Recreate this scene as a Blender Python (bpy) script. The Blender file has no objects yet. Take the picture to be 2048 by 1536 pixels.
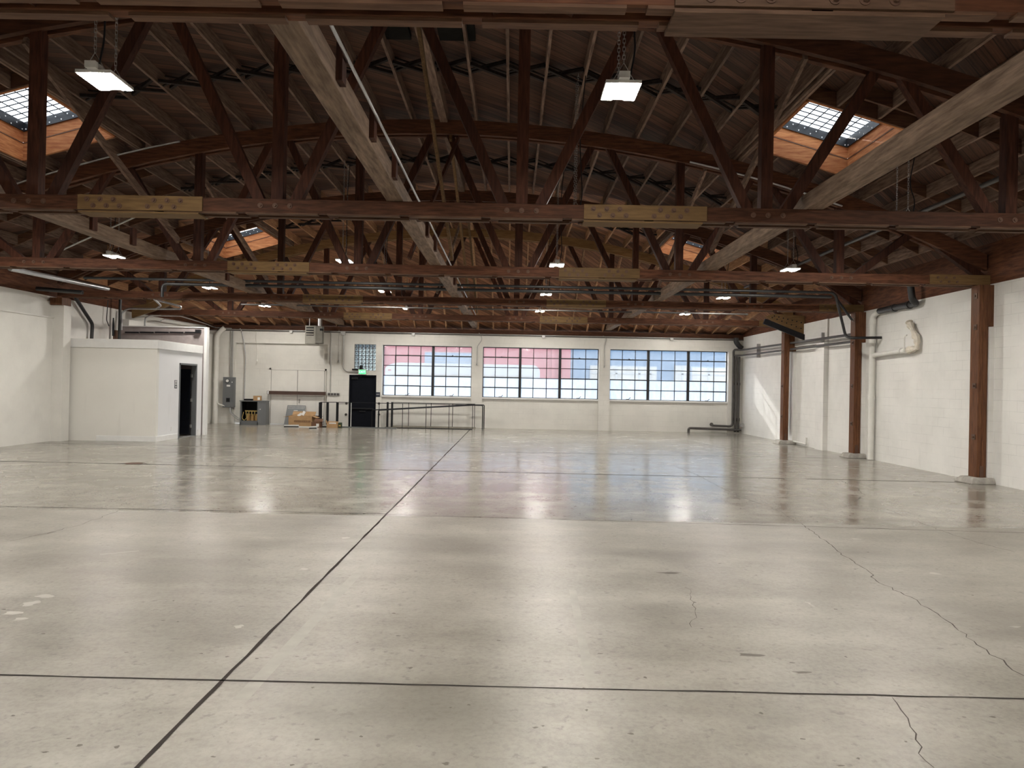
import bpy, math, random
from mathutils import Vector, Matrix
random.seed(7)
SC = bpy.context.scene
COL = SC.collection

# ---------------------------------------------------------------- camera
FPX, PITCH, ROLL, EYE = 1420.0, math.radians(.24), .0196, 1.70
cd = bpy.data.cameras.new('camera'); cam = bpy.data.objects.new('camera', cd); COL.objects.link(cam)
cd.sensor_width = 36; cd.lens = FPX*36/2048; cd.clip_end = 300
cam.location = (0, 0, EYE)
CR = Matrix.Rotation(math.pi/2+PITCH, 4, 'X') @ Matrix.Rotation(ROLL, 4, 'Z')
cam.rotation_euler = CR.to_euler()
SC.camera = cam
# ---------------------------------------------------------------- sky, sun, exposure
SKY, SUN, LAMP = 3.5, 3.2, 405.0
w = bpy.data.worlds.new('overcast_sky'); SC.world = w; w.use_nodes = True
bg = w.node_tree.nodes['Background']; bg.inputs[0].default_value = (.88, .94, 1, 1); bg.inputs[1].default_value = SKY
sl = bpy.data.lights.new('sun', 'SUN'); sl.energy = SUN; sl.angle = .02; sl.color = (1, .95, .87)
so = bpy.data.objects.new('sun', sl); COL.objects.link(so)
so.rotation_euler = Vector((.45, -1.1, -.58)).to_track_quat('-Z', 'Y').to_euler(); so.location = (-10, 60, 40)
vs = SC.view_settings; vs.view_transform = 'Standard'; vs.look = 'None'; vs.exposure = 0.22; vs.gamma = 1; vs.use_curve_mapping = False
try: SC.cycles.sample_clamp_indirect = 6.0
except Exception: pass

# a pixel of the 2048x1536 frame on the plane y=Y, on the level z=h, or on the plane x=X (used to read positions off walls)
def ray(u, v):
    d = CR.to_3x3() @ Vector((u-1024, 768-v, -FPX)); return d
def P(u, v, Y):
    d = ray(u, v); t = Y/d.y; return Vector((d.x*t, Y, EYE+d.z*t))
def PF(u, v, h=0.0):
    d = ray(u, v); t = (h-EYE)/d.z; return Vector((d.x*t, d.y*t, h))
def PX(u, v, X):
    d = ray(u, v); t = X/d.x; return Vector((X, d.y*t, EYE+d.z*t))

# ---------------------------------------------------------------- materials
XL, XR, YB, YF = -12.45, 9.35, 28.8, -7.0
MATS = {}
def base(name):
    m = bpy.data.materials.new(name); m.use_nodes = True; nt = m.node_tree
    return m, nt, nt.nodes['Principled BSDF']
def N(nt, t, **k):
    n = nt.nodes.new(t)
    for a, b in k.items():
        if a == 'op': n.operation = b
        else: n.inputs[a].default_value = b
    return n
def L(nt, a, b): nt.links.new(a, b)
def ramp(nt, src, stops):
    r = nt.nodes.new('ShaderNodeValToRGB'); e = r.color_ramp.elements
    while len(e) < len(stops): e.new(.5)
    for i, (p, c) in enumerate(stops): e[i].position = p; e[i].color = (*c, 1)
    L(nt, src, r.inputs[0]); return r.outputs[0]
def coords(nt, scale=(1, 1, 1), rot=(0, 0, 0)):
    tc = nt.nodes.new('ShaderNodeTexCoord'); mp = nt.nodes.new('ShaderNodeMapping')
    mp.inputs['Scale'].default_value = scale; mp.inputs['Rotation'].default_value = rot
    L(nt, tc.outputs['Object'], mp.inputs[0]); return mp.outputs[0]
def noise(nt, vec, s, d=4, r=.55):
    n = nt.nodes.new('ShaderNodeTexNoise'); n.inputs['Scale'].default_value = s; n.inputs['Detail'].default_value = d; n.inputs['Roughness'].default_value = r
    L(nt, vec, n.inputs['Vector']); return n.outputs[0]
def bump(nt, h, p, s=.3, d=.01):
    b = nt.nodes.new('ShaderNodeBump'); b.inputs['Strength'].default_value = s; b.inputs['Distance'].default_value = d
    L(nt, h, b.inputs['Height']); L(nt, b.outputs[0], p.inputs['Normal'])
def mixc(nt, f, a, b, mode='MIX'):
    m = nt.nodes.new('ShaderNodeMix'); m.data_type = 'RGBA'; m.blend_type = mode
    for s, v in ((0, f), (6, a), (7, b)):
        if hasattr(v, 'node'): L(nt, v, m.inputs[s])
        else: m.inputs[s].default_value = v if s == 0 else (*v, 1)
    return m.outputs[2]
def flat(name, c, r=.6, metal=0.0, var=.12, sc=6.0):
    m, nt, p = base(name); v = coords(nt); n = noise(nt, v, sc)
    lo = tuple(x*(1-var) for x in c); hi = tuple(min(1, x*(1+var)) for x in c)
    L(nt, ramp(nt, n, [(.3, lo), (.7, hi)]), p.inputs['Base Color'])
    p.inputs['Roughness'].default_value = r; p.inputs['Metallic'].default_value = metal
    MATS[name] = m; return m
def wood(name, dark, light, axis, r=.7, var=.25):
    m, nt, p = base(name)
    s = {'X': (.12, 1, 1), 'Y': (1, .12, 1), 'Z': (1, 1, .12)}[axis]
    oi = nt.nodes.new('ShaderNodeObjectInfo')
    v0 = coords(nt, s); ad = N(nt, 'ShaderNodeVectorMath', op='MULTIPLY_ADD'); L(nt, v0, ad.inputs[0]); ad.inputs[1].default_value = (1, 1, 1)
    sc = N(nt, 'ShaderNodeVectorMath', op='SCALE'); sc.inputs[0].default_value = (7, 3, 5); L(nt, oi.outputs['Random'], sc.inputs['Scale']); L(nt, sc.outputs[0], ad.inputs[2])
    v = ad.outputs[0]
    a = noise(nt, v, 26, 3, .6); b = noise(nt, v, 3.5, 3, .5)
    c = ramp(nt, a, [(.32, dark), (.68, light)])
    c = mixc(nt, ramp(nt, b, [(.35, (0, 0, 0)), (.7, (1, 1, 1))]), c, mixc(nt, .5, c, dark), 'MIX')
    hs = nt.nodes.new('ShaderNodeHueSaturation'); L(nt, c, hs.inputs['Color'])
    mr = N(nt, 'ShaderNodeMapRange'); L(nt, oi.outputs['Random'], mr.inputs[0]); mr.inputs[3].default_value = 1-var; mr.inputs[4].default_value = 1+var
    L(nt, mr.outputs[0], hs.inputs['Value']); L(nt, hs.outputs[0], p.inputs['Base Color'])
    p.inputs['Roughness'].default_value = r; p.inputs['Specular IOR Level'].default_value = .22; bump(nt, a, p, .25, .004)
    MATS[name] = m; return m
DK, DL = (.045, .017, .009), (.135, .053, .026)
for ax in 'XYZ': wood('truss_wood_'+ax, *((DK, DL) if ax != 'Z' else ((.030, .010, .006), (.095, .034, .018))), ax)
wood('splice_wood', (.12, .07, .029), (.20, .122, .052), 'X', var=.1)
wood('rafter_wood', (.10, .06, .042), (.29, .195, .145), 'Y')
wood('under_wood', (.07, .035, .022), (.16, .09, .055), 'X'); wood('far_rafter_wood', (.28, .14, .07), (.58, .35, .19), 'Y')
wood('beam_wood', (.11, .072, .048), (.29, .205, .15), 'Y', var=.1)
wood('block_wood', (.07, .032, .02), (.18, .09, .05), 'X')
wood('post_wood', (.085, .033, .015), (.185, .08, .036), 'Z', r=.5, var=.1)
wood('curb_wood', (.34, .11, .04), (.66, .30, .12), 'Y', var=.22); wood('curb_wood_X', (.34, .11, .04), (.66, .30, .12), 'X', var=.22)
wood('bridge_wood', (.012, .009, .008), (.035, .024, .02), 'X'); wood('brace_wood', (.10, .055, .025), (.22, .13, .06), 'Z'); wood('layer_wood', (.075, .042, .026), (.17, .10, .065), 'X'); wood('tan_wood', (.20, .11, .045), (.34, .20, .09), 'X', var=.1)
def planks(name, lo, hi):
    m, nt, p = base('roof_'+name)
    tc = nt.nodes.new('ShaderNodeTexCoord'); sx = nt.nodes.new('ShaderNodeSeparateXYZ'); L(nt, tc.outputs['Object'], sx.inputs[0])
    A = 0.62; ca, sa = math.cos(A), math.sin(A)
    def lin(a, b, k):
        m1 = N(nt, 'ShaderNodeMath', op='MULTIPLY'); L(nt, sx.outputs[0], m1.inputs[0]); m1.inputs[1].default_value = a*k
        m2 = N(nt, 'ShaderNodeMath', op='MULTIPLY_ADD'); L(nt, sx.outputs[1], m2.inputs[0]); m2.inputs[1].default_value = b*k; L(nt, m1.outputs[0], m2.inputs[2]); return m2.outputs[0]
    u = lin(sa, -ca, 1/.14); t = lin(ca, sa, .35)
    fl = N(nt, 'ShaderNodeMath', op='FLOOR'); L(nt, u, fl.inputs[0]); fr = N(nt, 'ShaderNodeMath', op='FRACT'); L(nt, u, fr.inputs[0])
    wn = nt.nodes.new('ShaderNodeTexWhiteNoise'); wn.noise_dimensions = '1D'; L(nt, fl.outputs[0], wn.inputs['W'])
    cb = nt.nodes.new('ShaderNodeCombineXYZ'); L(nt, u, cb.inputs[0]); L(nt, t, cb.inputs[1]); L(nt, wn.outputs[0], cb.inputs[2])
    n = noise(nt, cb.outputs[0], 5, 4, .6)
    c = ramp(nt, n, [(.3, lo), (.7, hi)])
    sm = N(nt, 'ShaderNodeMapRange'); L(nt, wn.outputs[0], sm.inputs[0]); sm.inputs[3].default_value = .55; sm.inputs[4].default_value = 1.5
    hs = nt.nodes.new('ShaderNodeHueSaturation'); L(nt, c, hs.inputs['Color']); L(nt, sm.outputs[0], hs.inputs['Value'])
    g = ramp(nt, fr.outputs[0], [(0, (.02, .02, .02)), (.13, (1, 1, 1))])
    L(nt, mixc(nt, 1.0, hs.outputs[0], g, 'MULTIPLY'), p.inputs['Base Color']); p.inputs['Roughness'].default_value = .75
    MATS[name] = m
planks('planks', (.042, .017, .009), (.13, .056, .031)); planks('far_planks', (.15, .06, .028), (.38, .18, .09))  # second set: lighter, more orange boards for the far bays
def concrete():
    m, nt, p = base('concrete_floor'); v = coords(nt)
    a = noise(nt, v, .45, 6, .6); b = noise(nt, v, 2.0, 6, .55); c3 = noise(nt, coords(nt, (1, 1, 1)), 38, 3, .6); st = noise(nt, coords(nt, (.35, 1.6, 1), (0, 0, .5)), 1.1, 6, .65)
    c = ramp(nt, a, [(.38, (.185, .166, .135)), (.50, (.275, .252, .212)), (.62, (.37, .347, .297))])
    c = mixc(nt, .55, c, ramp(nt, b, [(.38, (.16, .144, .117)), (.5, (.275, .254, .215)), (.62, (.41, .387, .335))]))
    c = mixc(nt, .30, c, ramp(nt, c3, [(.36, (.13, .12, .10)), (.58, (.36, .34, .295))]))
    c = mixc(nt, .30, c, ramp(nt, st, [(.38, (.18, .163, .134)), (.62, (.39, .368, .32))]))
    sp = noise(nt, coords(nt, (1, 1, 1)), 17, 5, .6); sm = noise(nt, coords(nt, (.6, 1, 1), (0, 0, .3)), .8, 4, .6)
    c = mixc(nt, ramp(nt, sp, [(.60, (0, 0, 0)), (.68, (.5, .5, .5))]), c, (.12, .108, .09))
    c = mixc(nt, ramp(nt, sm, [(.50, (0, 0, 0)), (.64, (.4, .4, .4))]), c, (.15, .136, .114))
    L(nt, c, p.inputs['Base Color'])
    rr = ramp(nt, b, [(.3, (.34, .34, .34)), (.7, (.44, .44, .44))])
    tc = nt.nodes.new('ShaderNodeTexCoord'); sx = nt.nodes.new('ShaderNodeSeparateXYZ'); L(nt, tc.outputs['Object'], sx.inputs[0])
    gt = N(nt, 'ShaderNodeMath', op='GREATER_THAN'); L(nt, sx.outputs[1], gt.inputs[0]); gt.inputs[1].default_value = 9.2-(YF+YB+.3)/2
    rr = mixc(nt, gt.outputs[0], rr, ramp(nt, b, [(.25, (.15, .15, .15)), (.75, (.25, .25, .25))]))
    L(nt, rr, p.inputs['Roughness']); p.inputs['Specular IOR Level'].default_value = .75
    bump(nt, b, p, .03, .01)
    MATS['concrete'] = m
concrete()
flat('joint', (.055, .048, .045), .9); flat('crack', (.12, .11, .10), .9); flat('floor_paint', (.31, .295, .255), .4); flat('stain', (.14, .125, .105), .6)
for k_ in ('joint', 'crack'): MATS[k_].node_tree.nodes['Principled BSDF'].inputs['Specular IOR Level'].default_value = 0
flat('white_mark', (.44, .425, .385), .6)
def painted(name, c, axis=None, r=.55, rough_h=.25, dirt=.12):
    m, nt, p = base(name); v = coords(nt); a = noise(nt, v, 1.1, 6, .6); b = noise(nt, v, 40, 3, .6)
    col = ramp(nt, a, [(.25, tuple(x*(1-dirt) for x in c)), (.6, c)])
    st = noise(nt, coords(nt, (2.2, 2.2, .25)), 2.0, 5, .6)
    col = mixc(nt, ramp(nt, st, [(.62, (0, 0, 0)), (.8, (.35, .35, .35))]), col, tuple(x*.72 for x in c))
    h = b
    if axis:
        tc = nt.nodes.new('ShaderNodeTexCoord'); sx = nt.nodes.new('ShaderNodeSeparateXYZ'); L(nt, tc.outputs['Object'], sx.inputs[0])
        cb = nt.nodes.new('ShaderNodeCombineXYZ'); L(nt, sx.outputs['XYZ'.index(axis)], cb.inputs[0]); L(nt, sx.outputs[2], cb.inputs[1])
        br = nt.nodes.new('ShaderNodeTexBrick'); br.inputs['Scale'].default_value = 1; br.inputs['Brick Width'].default_value = .406; br.inputs['Row Height'].default_value = .203
        br.inputs['Mortar Size'].default_value = .0045; br.inputs['Mortar Smooth'].default_value = .5; br.offset = .5
        L(nt, cb.outputs[0], br.inputs['Vector'])
        br.inputs['Color1'].default_value = br.inputs['Color2'].default_value = (1, 1, 1, 1); br.inputs['Mortar'].default_value = (.0, .0, .0, 1)
        msk = noise(nt, v, 1.7, 3, .5); k = ramp(nt, msk, [(.42, (.05, .05, .05)), (.6, (.6, .6, .6))])
        bm = mixc(nt, k, (1, 1, 1), br.outputs['Color'], 'MULTIPLY')
        col = mixc(nt, .35, col, mixc(nt, 1.0, col, bm, 'MULTIPLY'))
        h = mixc(nt, .12, bm, b)
    L(nt, col, p.inputs['Base Color']); p.inputs['Roughness'].default_value = r
    bump(nt, h, p, rough_h, .006)
    MATS[name] = m
WC = (.80, .79, .76)
painted('wall_paint', (.78, .765, .725)); painted('block_y', WC, 'Y', rough_h=.45); painted('block_x', (.76, .745, .70), 'X', rough_h=.3)
painted('clean_white', (.80, .785, .74), r=.45, rough_h=.06, dirt=.04); painted('daylit_white', (.80, .805, .82), r=.45, rough_h=.05, dirt=.03)  # room's side wall: bluish cast of the window daylight mixed into its white
flat('trim_white', (.82, .82, .81), .4, var=.03)
flat('grey_board', (.33, .29, .285), .8); flat('dark_room', (.02, .019, .018), .9); MATS['dark_room'].node_tree.nodes['Principled BSDF'].inputs['Specular IOR Level'].default_value = 0
flat('black_metal', (.010, .010, .012), .5); MATS['black_metal'].node_tree.nodes['Principled BSDF'].inputs['Specular IOR Level'].default_value = .25; flat('steel_frame', (.02, .022, .024), .5); flat('black_door', (.005, .006, .010), .7, var=.2); MATS['black_door'].node_tree.nodes['Principled BSDF'].inputs['Specular IOR Level'].default_value = .12
flat('pipe_dark', (.085, .078, .075), .45, .3); flat('pipe_black', (.02, .02, .021), .4); flat('pipe_white', (.74, .73, .69), .45, var=.04)
flat('galvanized', (.52, .53, .54), .35, .8); flat('conduit', (.42, .42, .41), .4, .6); flat('panel_grey', (.14, .148, .155), .5, var=.05); flat('heater_beige', (.25, .24, .21), .5, .1)
flat('panel_dark', (.10, .11, .115), .5); flat('cardboard', (.42, .26, .13), .85); flat('cardboard_dark', (.16, .08, .045), .85); flat('paper', (.75, .75, .73), .7)
flat('green_dark', (.03, .05, .02), .6); flat('copper', (.65, .42, .18), .4, .6); flat('brass_yellow', (.55, .42, .16), .45, .3); flat('lamp_body', (.70, .70, .68), .4)
flat('brown_rail', (.07, .038, .028), .5); flat('foam', (.70, .65, .56), .9, var=.2); flat('pad_concrete', (.33, .31, .28), .9, var=.3); flat('sign_navy', (.02, .025, .045), .4)
flat('rust', (.10, .05, .03), .7); flat('rubber', (.015, .015, .018), .35); flat('caulk_white', (.80, .80, .80), .6); flat('steel_plate', (.11, .07, .05), .5, .5)
flat('asphalt', (.30, .30, .31), .9); flat('red_wall', (.33, .12, .13), .8, sc=.8, var=.08); flat('blue_wall', (.10, .165, .245), .8, sc=.6, var=.06); flat('blue_shutter', (.19, .26, .34), .6)
flat('truck_white', (.38, .40, .42), .3, var=.02); flat('dark_glass', (.10, .11, .12), .2); flat('pale_window', (.34, .34, .32), .3, sc=1.5, var=.25); flat('truck_grey', (.28, .30, .31), .5)
def emis(name, c, s):
    m, nt, p = base(name); p.inputs['Base Color'].default_value = (*c, 1); p.inputs['Emission Color'].default_value = (*c, 1); p.inputs['Emission Strength'].default_value = s
    MATS[name] = m
emis('lamp_glow', (1.0, .95, .87), LAMP); emis('exit_green', (.06, .85, .25), 1.1); emis('exit_letters', (.75, 1, .8), 1.2)
def glass(name, haze, gloss=.05, tint=(.96, .98, 1), tcol=(.92, .94, .96)):
    m = bpy.data.materials.new(name); m.use_nodes = True; nt = m.node_tree; nt.nodes.clear()
    o = nt.nodes.new('ShaderNodeOutputMaterial'); tr = nt.nodes.new('ShaderNodeBsdfTransparent'); tr.inputs[0].default_value = (*tint, 1)
    tl = nt.nodes.new('ShaderNodeBsdfTranslucent'); tl.inputs[0].default_value = (*tcol, 1); gl = nt.nodes.new('ShaderNodeBsdfGlossy'); gl.inputs['Roughness'].default_value = .05
    v = coords(nt, (1, 1, .5)); n = noise(nt, v, 2.5, 6, .65)
    mr = N(nt, 'ShaderNodeMapRange'); L(nt, n, mr.inputs[0]); mr.inputs[1].default_value = .3; mr.inputs[2].default_value = .7; mr.inputs[3].default_value = haze*.75; mr.inputs[4].default_value = min(1, haze*1.25)
    m1 = nt.nodes.new('ShaderNodeMixShader'); L(nt, mr.outputs[0], m1.inputs[0]); L(nt, tr.outputs[0], m1.inputs[1]); L(nt, tl.outputs[0], m1.inputs[2])
    m2 = nt.nodes.new('ShaderNodeMixShader'); m2.inputs[0].default_value = gloss; L(nt, m1.outputs[0], m2.inputs[1]); L(nt, gl.outputs[0], m2.inputs[2]); L(nt, m2.outputs[0], o.inputs[0])
    MATS[name] = m
glass('dusty_glass', .07); glass('frosted_glass', .62, tcol=(.56, .62, .70)); glass('glass_block', .5, .12, (.8, .88, .88), (.8, .86, .86)); glass('glass_core', .3, .1, (.45, .5, .5), (.4, .45, .45)); glass('skylight_glass', 1.4, .04, tcol=(.66, .70, .74))

# ---------------------------------------------------------------- mesh helpers
class MB:
    def __init__(s): s.v = []; s.f = []; s.m = []
    def poly(s, pts, faces, mi=0):
        n = len(s.v); s.v += [tuple(p) for p in pts]; s.f += [tuple(n+i for i in f) for f in faces]; s.m += [mi]*len(faces); return s
    def box(s, a, b, mi=0):
        (x0, y0, z0), (x1, y1, z1) = [min(p, q) for p, q in zip(a, b)], [max(p, q) for p, q in zip(a, b)]
        return s.poly([(x0, y0, z0), (x1, y0, z0), (x1, y1, z0), (x0, y1, z0), (x0, y0, z1), (x1, y0, z1), (x1, y1, z1), (x0, y1, z1)],
                      [(3, 2, 1, 0), (4, 5, 6, 7), (0, 1, 5, 4), (1, 2, 6, 5), (2, 3, 7, 6), (3, 0, 4, 7)], mi)
    def bar(s, a, b, w, h, side=(0, 1, 0), mi=0):      # w along `side`, h across
        a, b = Vector(a), Vector(b); d = (b-a).normalized(); sd = Vector(side); sd = (sd-d*sd.dot(d)).normalized(); up = sd.cross(d)
        pts = [c+sd*(w/2*i)+up*(h/2*j) for c in (a, b) for i, j in ((-1, -1), (1, -1), (1, 1), (-1, 1))]
        return s.poly(pts, [(0, 1, 2, 3), (7, 6, 5, 4), (0, 4, 5, 1), (1, 5, 6, 2), (2, 6, 7, 3), (3, 7, 4, 0)], mi)
    def cyl(s, a, b, r, n=10, mi=0, r2=None):
        a, b = Vector(a), Vector(b); d = (b-a).normalized(); q = d.orthogonal().normalized(); k = d.cross(q); r2 = r if r2 is None else r2
        pts = [c+(q*math.cos(2*math.pi*i/n)+k*math.sin(2*math.pi*i/n))*rr for c, rr in ((a, r), (b, r2)) for i in range(n)]
        return s.poly(pts, [tuple(range(n))[::-1], tuple(range(n, 2*n))]+[(i, (i+1) % n, n+(i+1) % n, n+i) for i in range(n)], mi)
    def tube(s, pts, r, n=8, bend=0.0, mi=0):
        pts = [Vector(p) for p in pts]
        if bend:
            q = [pts[0]]
            for i in range(1, len(pts)-1):
                a, b, c = pts[i-1], pts[i], pts[i+1]; k = min(bend, (b-a).length*.45, (c-b).length*.45)
                p0 = b+(a-b).normalized()*k; p1 = b+(c-b).normalized()*k
                for t in (0, .25, .5, .75, 1): q.append(p0.lerp(b, t).lerp(b.lerp(p1, t), t))
            q.append(pts[-1]); pts = q
        rings = []; up = None
        for i, p in enumerate(pts):
            d = ((pts[min(i+1, len(pts)-1)]-p).normalized()+(p-pts[max(i-1, 0)]).normalized()).normalized()
            up = d.orthogonal().normalized() if up is None else (up-d*up.dot(d)).normalized(); k = d.cross(up)
            rr = r[i] if isinstance(r, list) else r
            rings += [p+(up*math.cos(2*math.pi*j/n)+k*math.sin(2*math.pi*j/n))*rr for j in range(n)]
        m = len(pts); f = [tuple(range(n))[::-1], tuple((m-1)*n+j for j in range(n))]
        f += [(i*n+j, i*n+(j+1) % n, (i+1)*n+(j+1) % n, (i+1)*n+j) for i in range(m-1) for j in range(n)]
        return s.poly(rings, f, mi)
    def prism(s, out, a, b, axis='y', mi=0):           # outline in (x,z) for axis y, (y,z) for x, (x,y) for z
        def pt(p, t): return {'y': (p[0], t, p[1]), 'x': (t, p[0], p[1]), 'z': (p[0], p[1], t)}[axis]
        n = len(out); return s.poly([pt(p, a) for p in out]+[pt(p, b) for p in out], [tuple(range(n)), tuple(range(2*n-1, n-1, -1))]+[(i, n+i, n+(i+1) % n, (i+1) % n) for i in range(n)], mi)
def world(o):
    v = Vector((0, 0, 0))
    while o: v += o.location; o = o.parent
    return v
def obj(name, mb, mats, parent=None, smooth=False, bevel=0.0, kind=None):
    mats = mats if isinstance(mats, (list, tuple)) else [mats]
    if parent is None:
        xs, ys, zs = zip(*mb.v); org = Vector(((min(xs)+max(xs))/2, (min(ys)+max(ys))/2, min(zs)))
    else: org = world(parent)
    me = bpy.data.meshes.new(name); me.from_pydata([tuple(Vector(p)-org) for p in mb.v], [], mb.f)
    for m in mats: me.materials.append(MATS[m])
    for i, p in enumerate(me.polygons): p.material_index = mb.m[i]; p.use_smooth = smooth
    import bmesh
    b = bmesh.new(); b.from_mesh(me); bmesh.ops.recalc_face_normals(b, faces=b.faces); b.to_mesh(me); b.free()
    if smooth:
        try: me.set_sharp_from_angle(angle=.7)
        except Exception: pass
    o = bpy.data.objects.new(name, me); COL.objects.link(o)
    if parent is None: o.location = org
    else: o.parent = parent
    if bevel:
        bv = o.modifiers.new('bevel', 'BEVEL'); bv.width = bevel; bv.segments = 2; bv.limit_method = 'ANGLE'
    if kind: o['kind'] = kind
    return o
def tag(o, label, cat, group=None, kind=None):
    o['label'] = label; o['category'] = cat
    if group: o['group'] = group
    if kind: o['kind'] = kind
    return o
def thing(name, loc, label, cat, group=None):
    o = bpy.data.objects.new(name, None); COL.objects.link(o); o.location = loc; o.empty_display_size = .1
    return tag(o, label, cat, group)
def dup(o, loc=None, label=None, group=None, parent=None):
    c = o.copy(); COL.objects.link(c)
    if parent: c.parent = parent
    if loc is not None: c.location = loc
    if label: c['label'] = label
    if group: c['group'] = group
    for ch in list(o.children): dup(ch, parent=c)
    return c
def struct(name, mb, m, parent=None, **k): return obj(name, mb, m, parent, kind='structure' if parent is None else None, **k)

# ---------------------------------------------------------------- main dimensions
XC, R, ZC = -1.5, 24.6, 6.65-24.6
TY = [4.15, 9.25, 14.05, 19.05, 23.65]
CHB, CHT = 3.87, 4.06
WT = 3.90
AT = .28
def arc(x, dr=0.0): return ZC+math.sqrt((R+dr)**2-(x-XC)**2)
def rb(x): return arc(x, AT)                 # underside of the rafters
RD = .23

# ================================================================ the shell
def floor():
    m = MB(); PX0, PX1 = -7.0, -1.75; PY0 = 27.8        # the sunken ramp by the door
    m.poly([(XL-.4, YF, 0), (XR+.4, YF, 0), (XR+.4, PY0, 0), (XL-.4, PY0, 0)], [(0, 1, 2, 3)])
    m.poly([(XL-.4, PY0, 0), (PX0, PY0, 0), (PX0, YB+.1, 0), (XL-.4, YB+.1, 0)], [(0, 1, 2, 3)])
    m.poly([(PX1, PY0, 0), (XR+.4, PY0, 0), (XR+.4, YB+.1, 0), (PX1, YB+.1, 0)], [(0, 1, 2, 3)])
    m.poly([(PX0, PY0, -.33), (-5.5, PY0, -.33), (-5.5, YB+.3, -.33), (PX0, YB+.3, -.33), (PX1, PY0, 0), (PX1, YB+.3, 0)], [(0, 1, 2, 3), (1, 4, 5, 2)])
    m.poly([(PX0, PY0, 0), (PX1, PY0, 0), (-5.5, PY0, -.33), (PX0, PY0, -.33)], [(0, 1, 2, 3)])
    m.poly([(PX0, PY0, 0), (PX0, YB, 0), (PX0, YB, -.33), (PX0, PY0, -.33)], [(0, 1, 2, 3)])
    def strip(pts, wds, mi, z=.0025):
        pts = [Vector(p) for p in pts]; n = len(pts)
        if not isinstance(wds, list): wds = [wds]*n
        o = []
        for i, p in enumerate(pts):
            d = (pts[min(i+1, n-1)]-pts[max(i-1, 0)]); d.z = 0; d.normalize(); q = Vector((-d.y, d.x, 0))*wds[i]/2
            o += [(p.x-q.x, p.y-q.y, z), (p.x+q.x, p.y+q.y, z)]
        m.poly(o, [(2*i, 2*i+2, 2*i+3, 2*i+1) for i in range(n-1)], mi)
    def wob(a, b, k, amp, wd, mi, z=.0025):
        a, b = Vector(a), Vector(b); q = Vector((-(b-a).y, (b-a).x, 0)).normalized(); pts = [a.lerp(b, i/k)+q*random.uniform(-amp, amp) for i in range(k+1)]
        strip(pts, [wd*random.uniform(.65, 1.35) for _ in pts], mi, z)
    wob((-1.61, YF, 0), (-1.61, YB, 0), 160, .004, .022, 1)
    for (u0, v0, u1, v1, wd) in ((0, 1350, 2048, 1398, .013), (0, 1013, 775, 1028, .02), (775, 1029, 2048, 1066, .012), (350, 930, 1980, 966, .034), (430, 893, 1700, 917, .025)):
        a, b = PF(u0, v0), PF(u1, v1); d = (b-a)/(b.x-a.x); e0 = XL+.02 if u0 < 500 else a.x; e1 = XR-.02 if u1 > 1500 else b.x
        wob(a+d*(e0-a.x), a+d*(e1-a.x), 90, .005, wd, 1)
    def crack(px, wd, mi=2):
        pts = [PF(*p) for p in px]; o = []
        for a, b in zip(pts, pts[1:]):
            k = max(2, int((b-a).length/.07)); q = Vector((-(b-a).y, (b-a).x, 0)).normalized()
            o += [a.lerp(b, i/k)+q*random.uniform(-.022, .022) for i in range(k)]
        strip(o+[pts[-1]], [wd*random.uniform(.5, 1.4) for _ in range(len(o)+1)], mi, .0018)
    crack([(1344, 930), (1395, 950), (1442, 975), (1475, 991), (1548, 1017), (1602, 1047), (1660, 1090), (1690, 1113), (1738, 1143), (1750, 1162), (1812, 1190), (1865, 1222), (1910, 1255), (1955, 1290), (2000, 1320), (2048, 1352)], .0075)
    crack([(1782, 1395), (1800, 1420), (1826, 1455), (1832, 1480), (1845, 1508), (1868, 1536)], .006)
    crack([(1684, 962), (1712, 975), (1730, 990), (1708, 1003)], .008)
    crack([(1772, 1018), (1830, 1040), (1880, 1061), (1930, 1078), (2030, 1105)], .006)
    crack([(1375, 1175), (1385, 1205), (1388, 1235), (1383, 1255)], .0035)
    crack([(240, 1020), (170, 1047), (80, 1070), (20, 1082)], .006)
    crack([(510, 906), (480, 922), (455, 935)], .008)
    a, b = PF(745, 1115), PF(480, 1400)
    strip([a, a.lerp(b, .5), b], .085, 3, .0006)
    a, b = PF(1145, 1180), PF(1180, 1360)
    strip([a, b], .06, 3, .0006)
    def blob(u, v, rx, ry, mi, z):
        c = PF(u, v); n = 14; ph = random.random()*6
        m.poly([(c.x+rx*math.cos(t)*(1+.35*math.sin(3*t+ph)+.2*math.sin(5*t)), c.y+ry*math.sin(t)*(1+.3*math.sin(2*t+ph)), z) for t in [2*math.pi*i/n for i in range(n)]], [tuple(range(n))], mi)
    for (u, v, rx, ry) in ((90, 1192, .07, .05), (62, 1207, .05, .06), (24, 1226, .06, .05), (40, 1238, .04, .04), (478, 1253, .03, .03), (607, 1138, .035, .04), (690, 1076, .04, .05), (1712, 1078, .05, .05), (1870, 1147, .05, .04), (2030, 1254, .04, .02)): blob(u, v, rx, ry, 4, .0008)
    a, b = PF(200, 1109), PF(278, 1102); wob(a, b, 8, .012, .02, 4, .0008)
    a, b = PF(1612, 1204), PF(1630, 1213); wob(a, b, 4, .01, .02, 4, .0008)
    for i in range(70):
        u, v = random.uniform(0, 2048), random.uniform(1080, 1536); blob(u, v, random.uniform(.006, .018), random.uniform(.004, .012), 5, .0007)
    for (u, v, rx, ry) in ((1603, 1345, .05, .02), (234, 1494, .012, .012), (158, 1491, .012, .016), (1340, 1146, .10, .03), (270, 927, .3, .2), (1500, 1310, .08, .03)): blob(u, v, rx, ry, 5, .0007)
    # loose white grit by the boxes
    for i in range(110):
        u, v = random.uniform(530, 680), random.gauss(868, 1.3); blob(u, v, random.uniform(.01, .035), random.uniform(.01, .05), 4, .0008)
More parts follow.
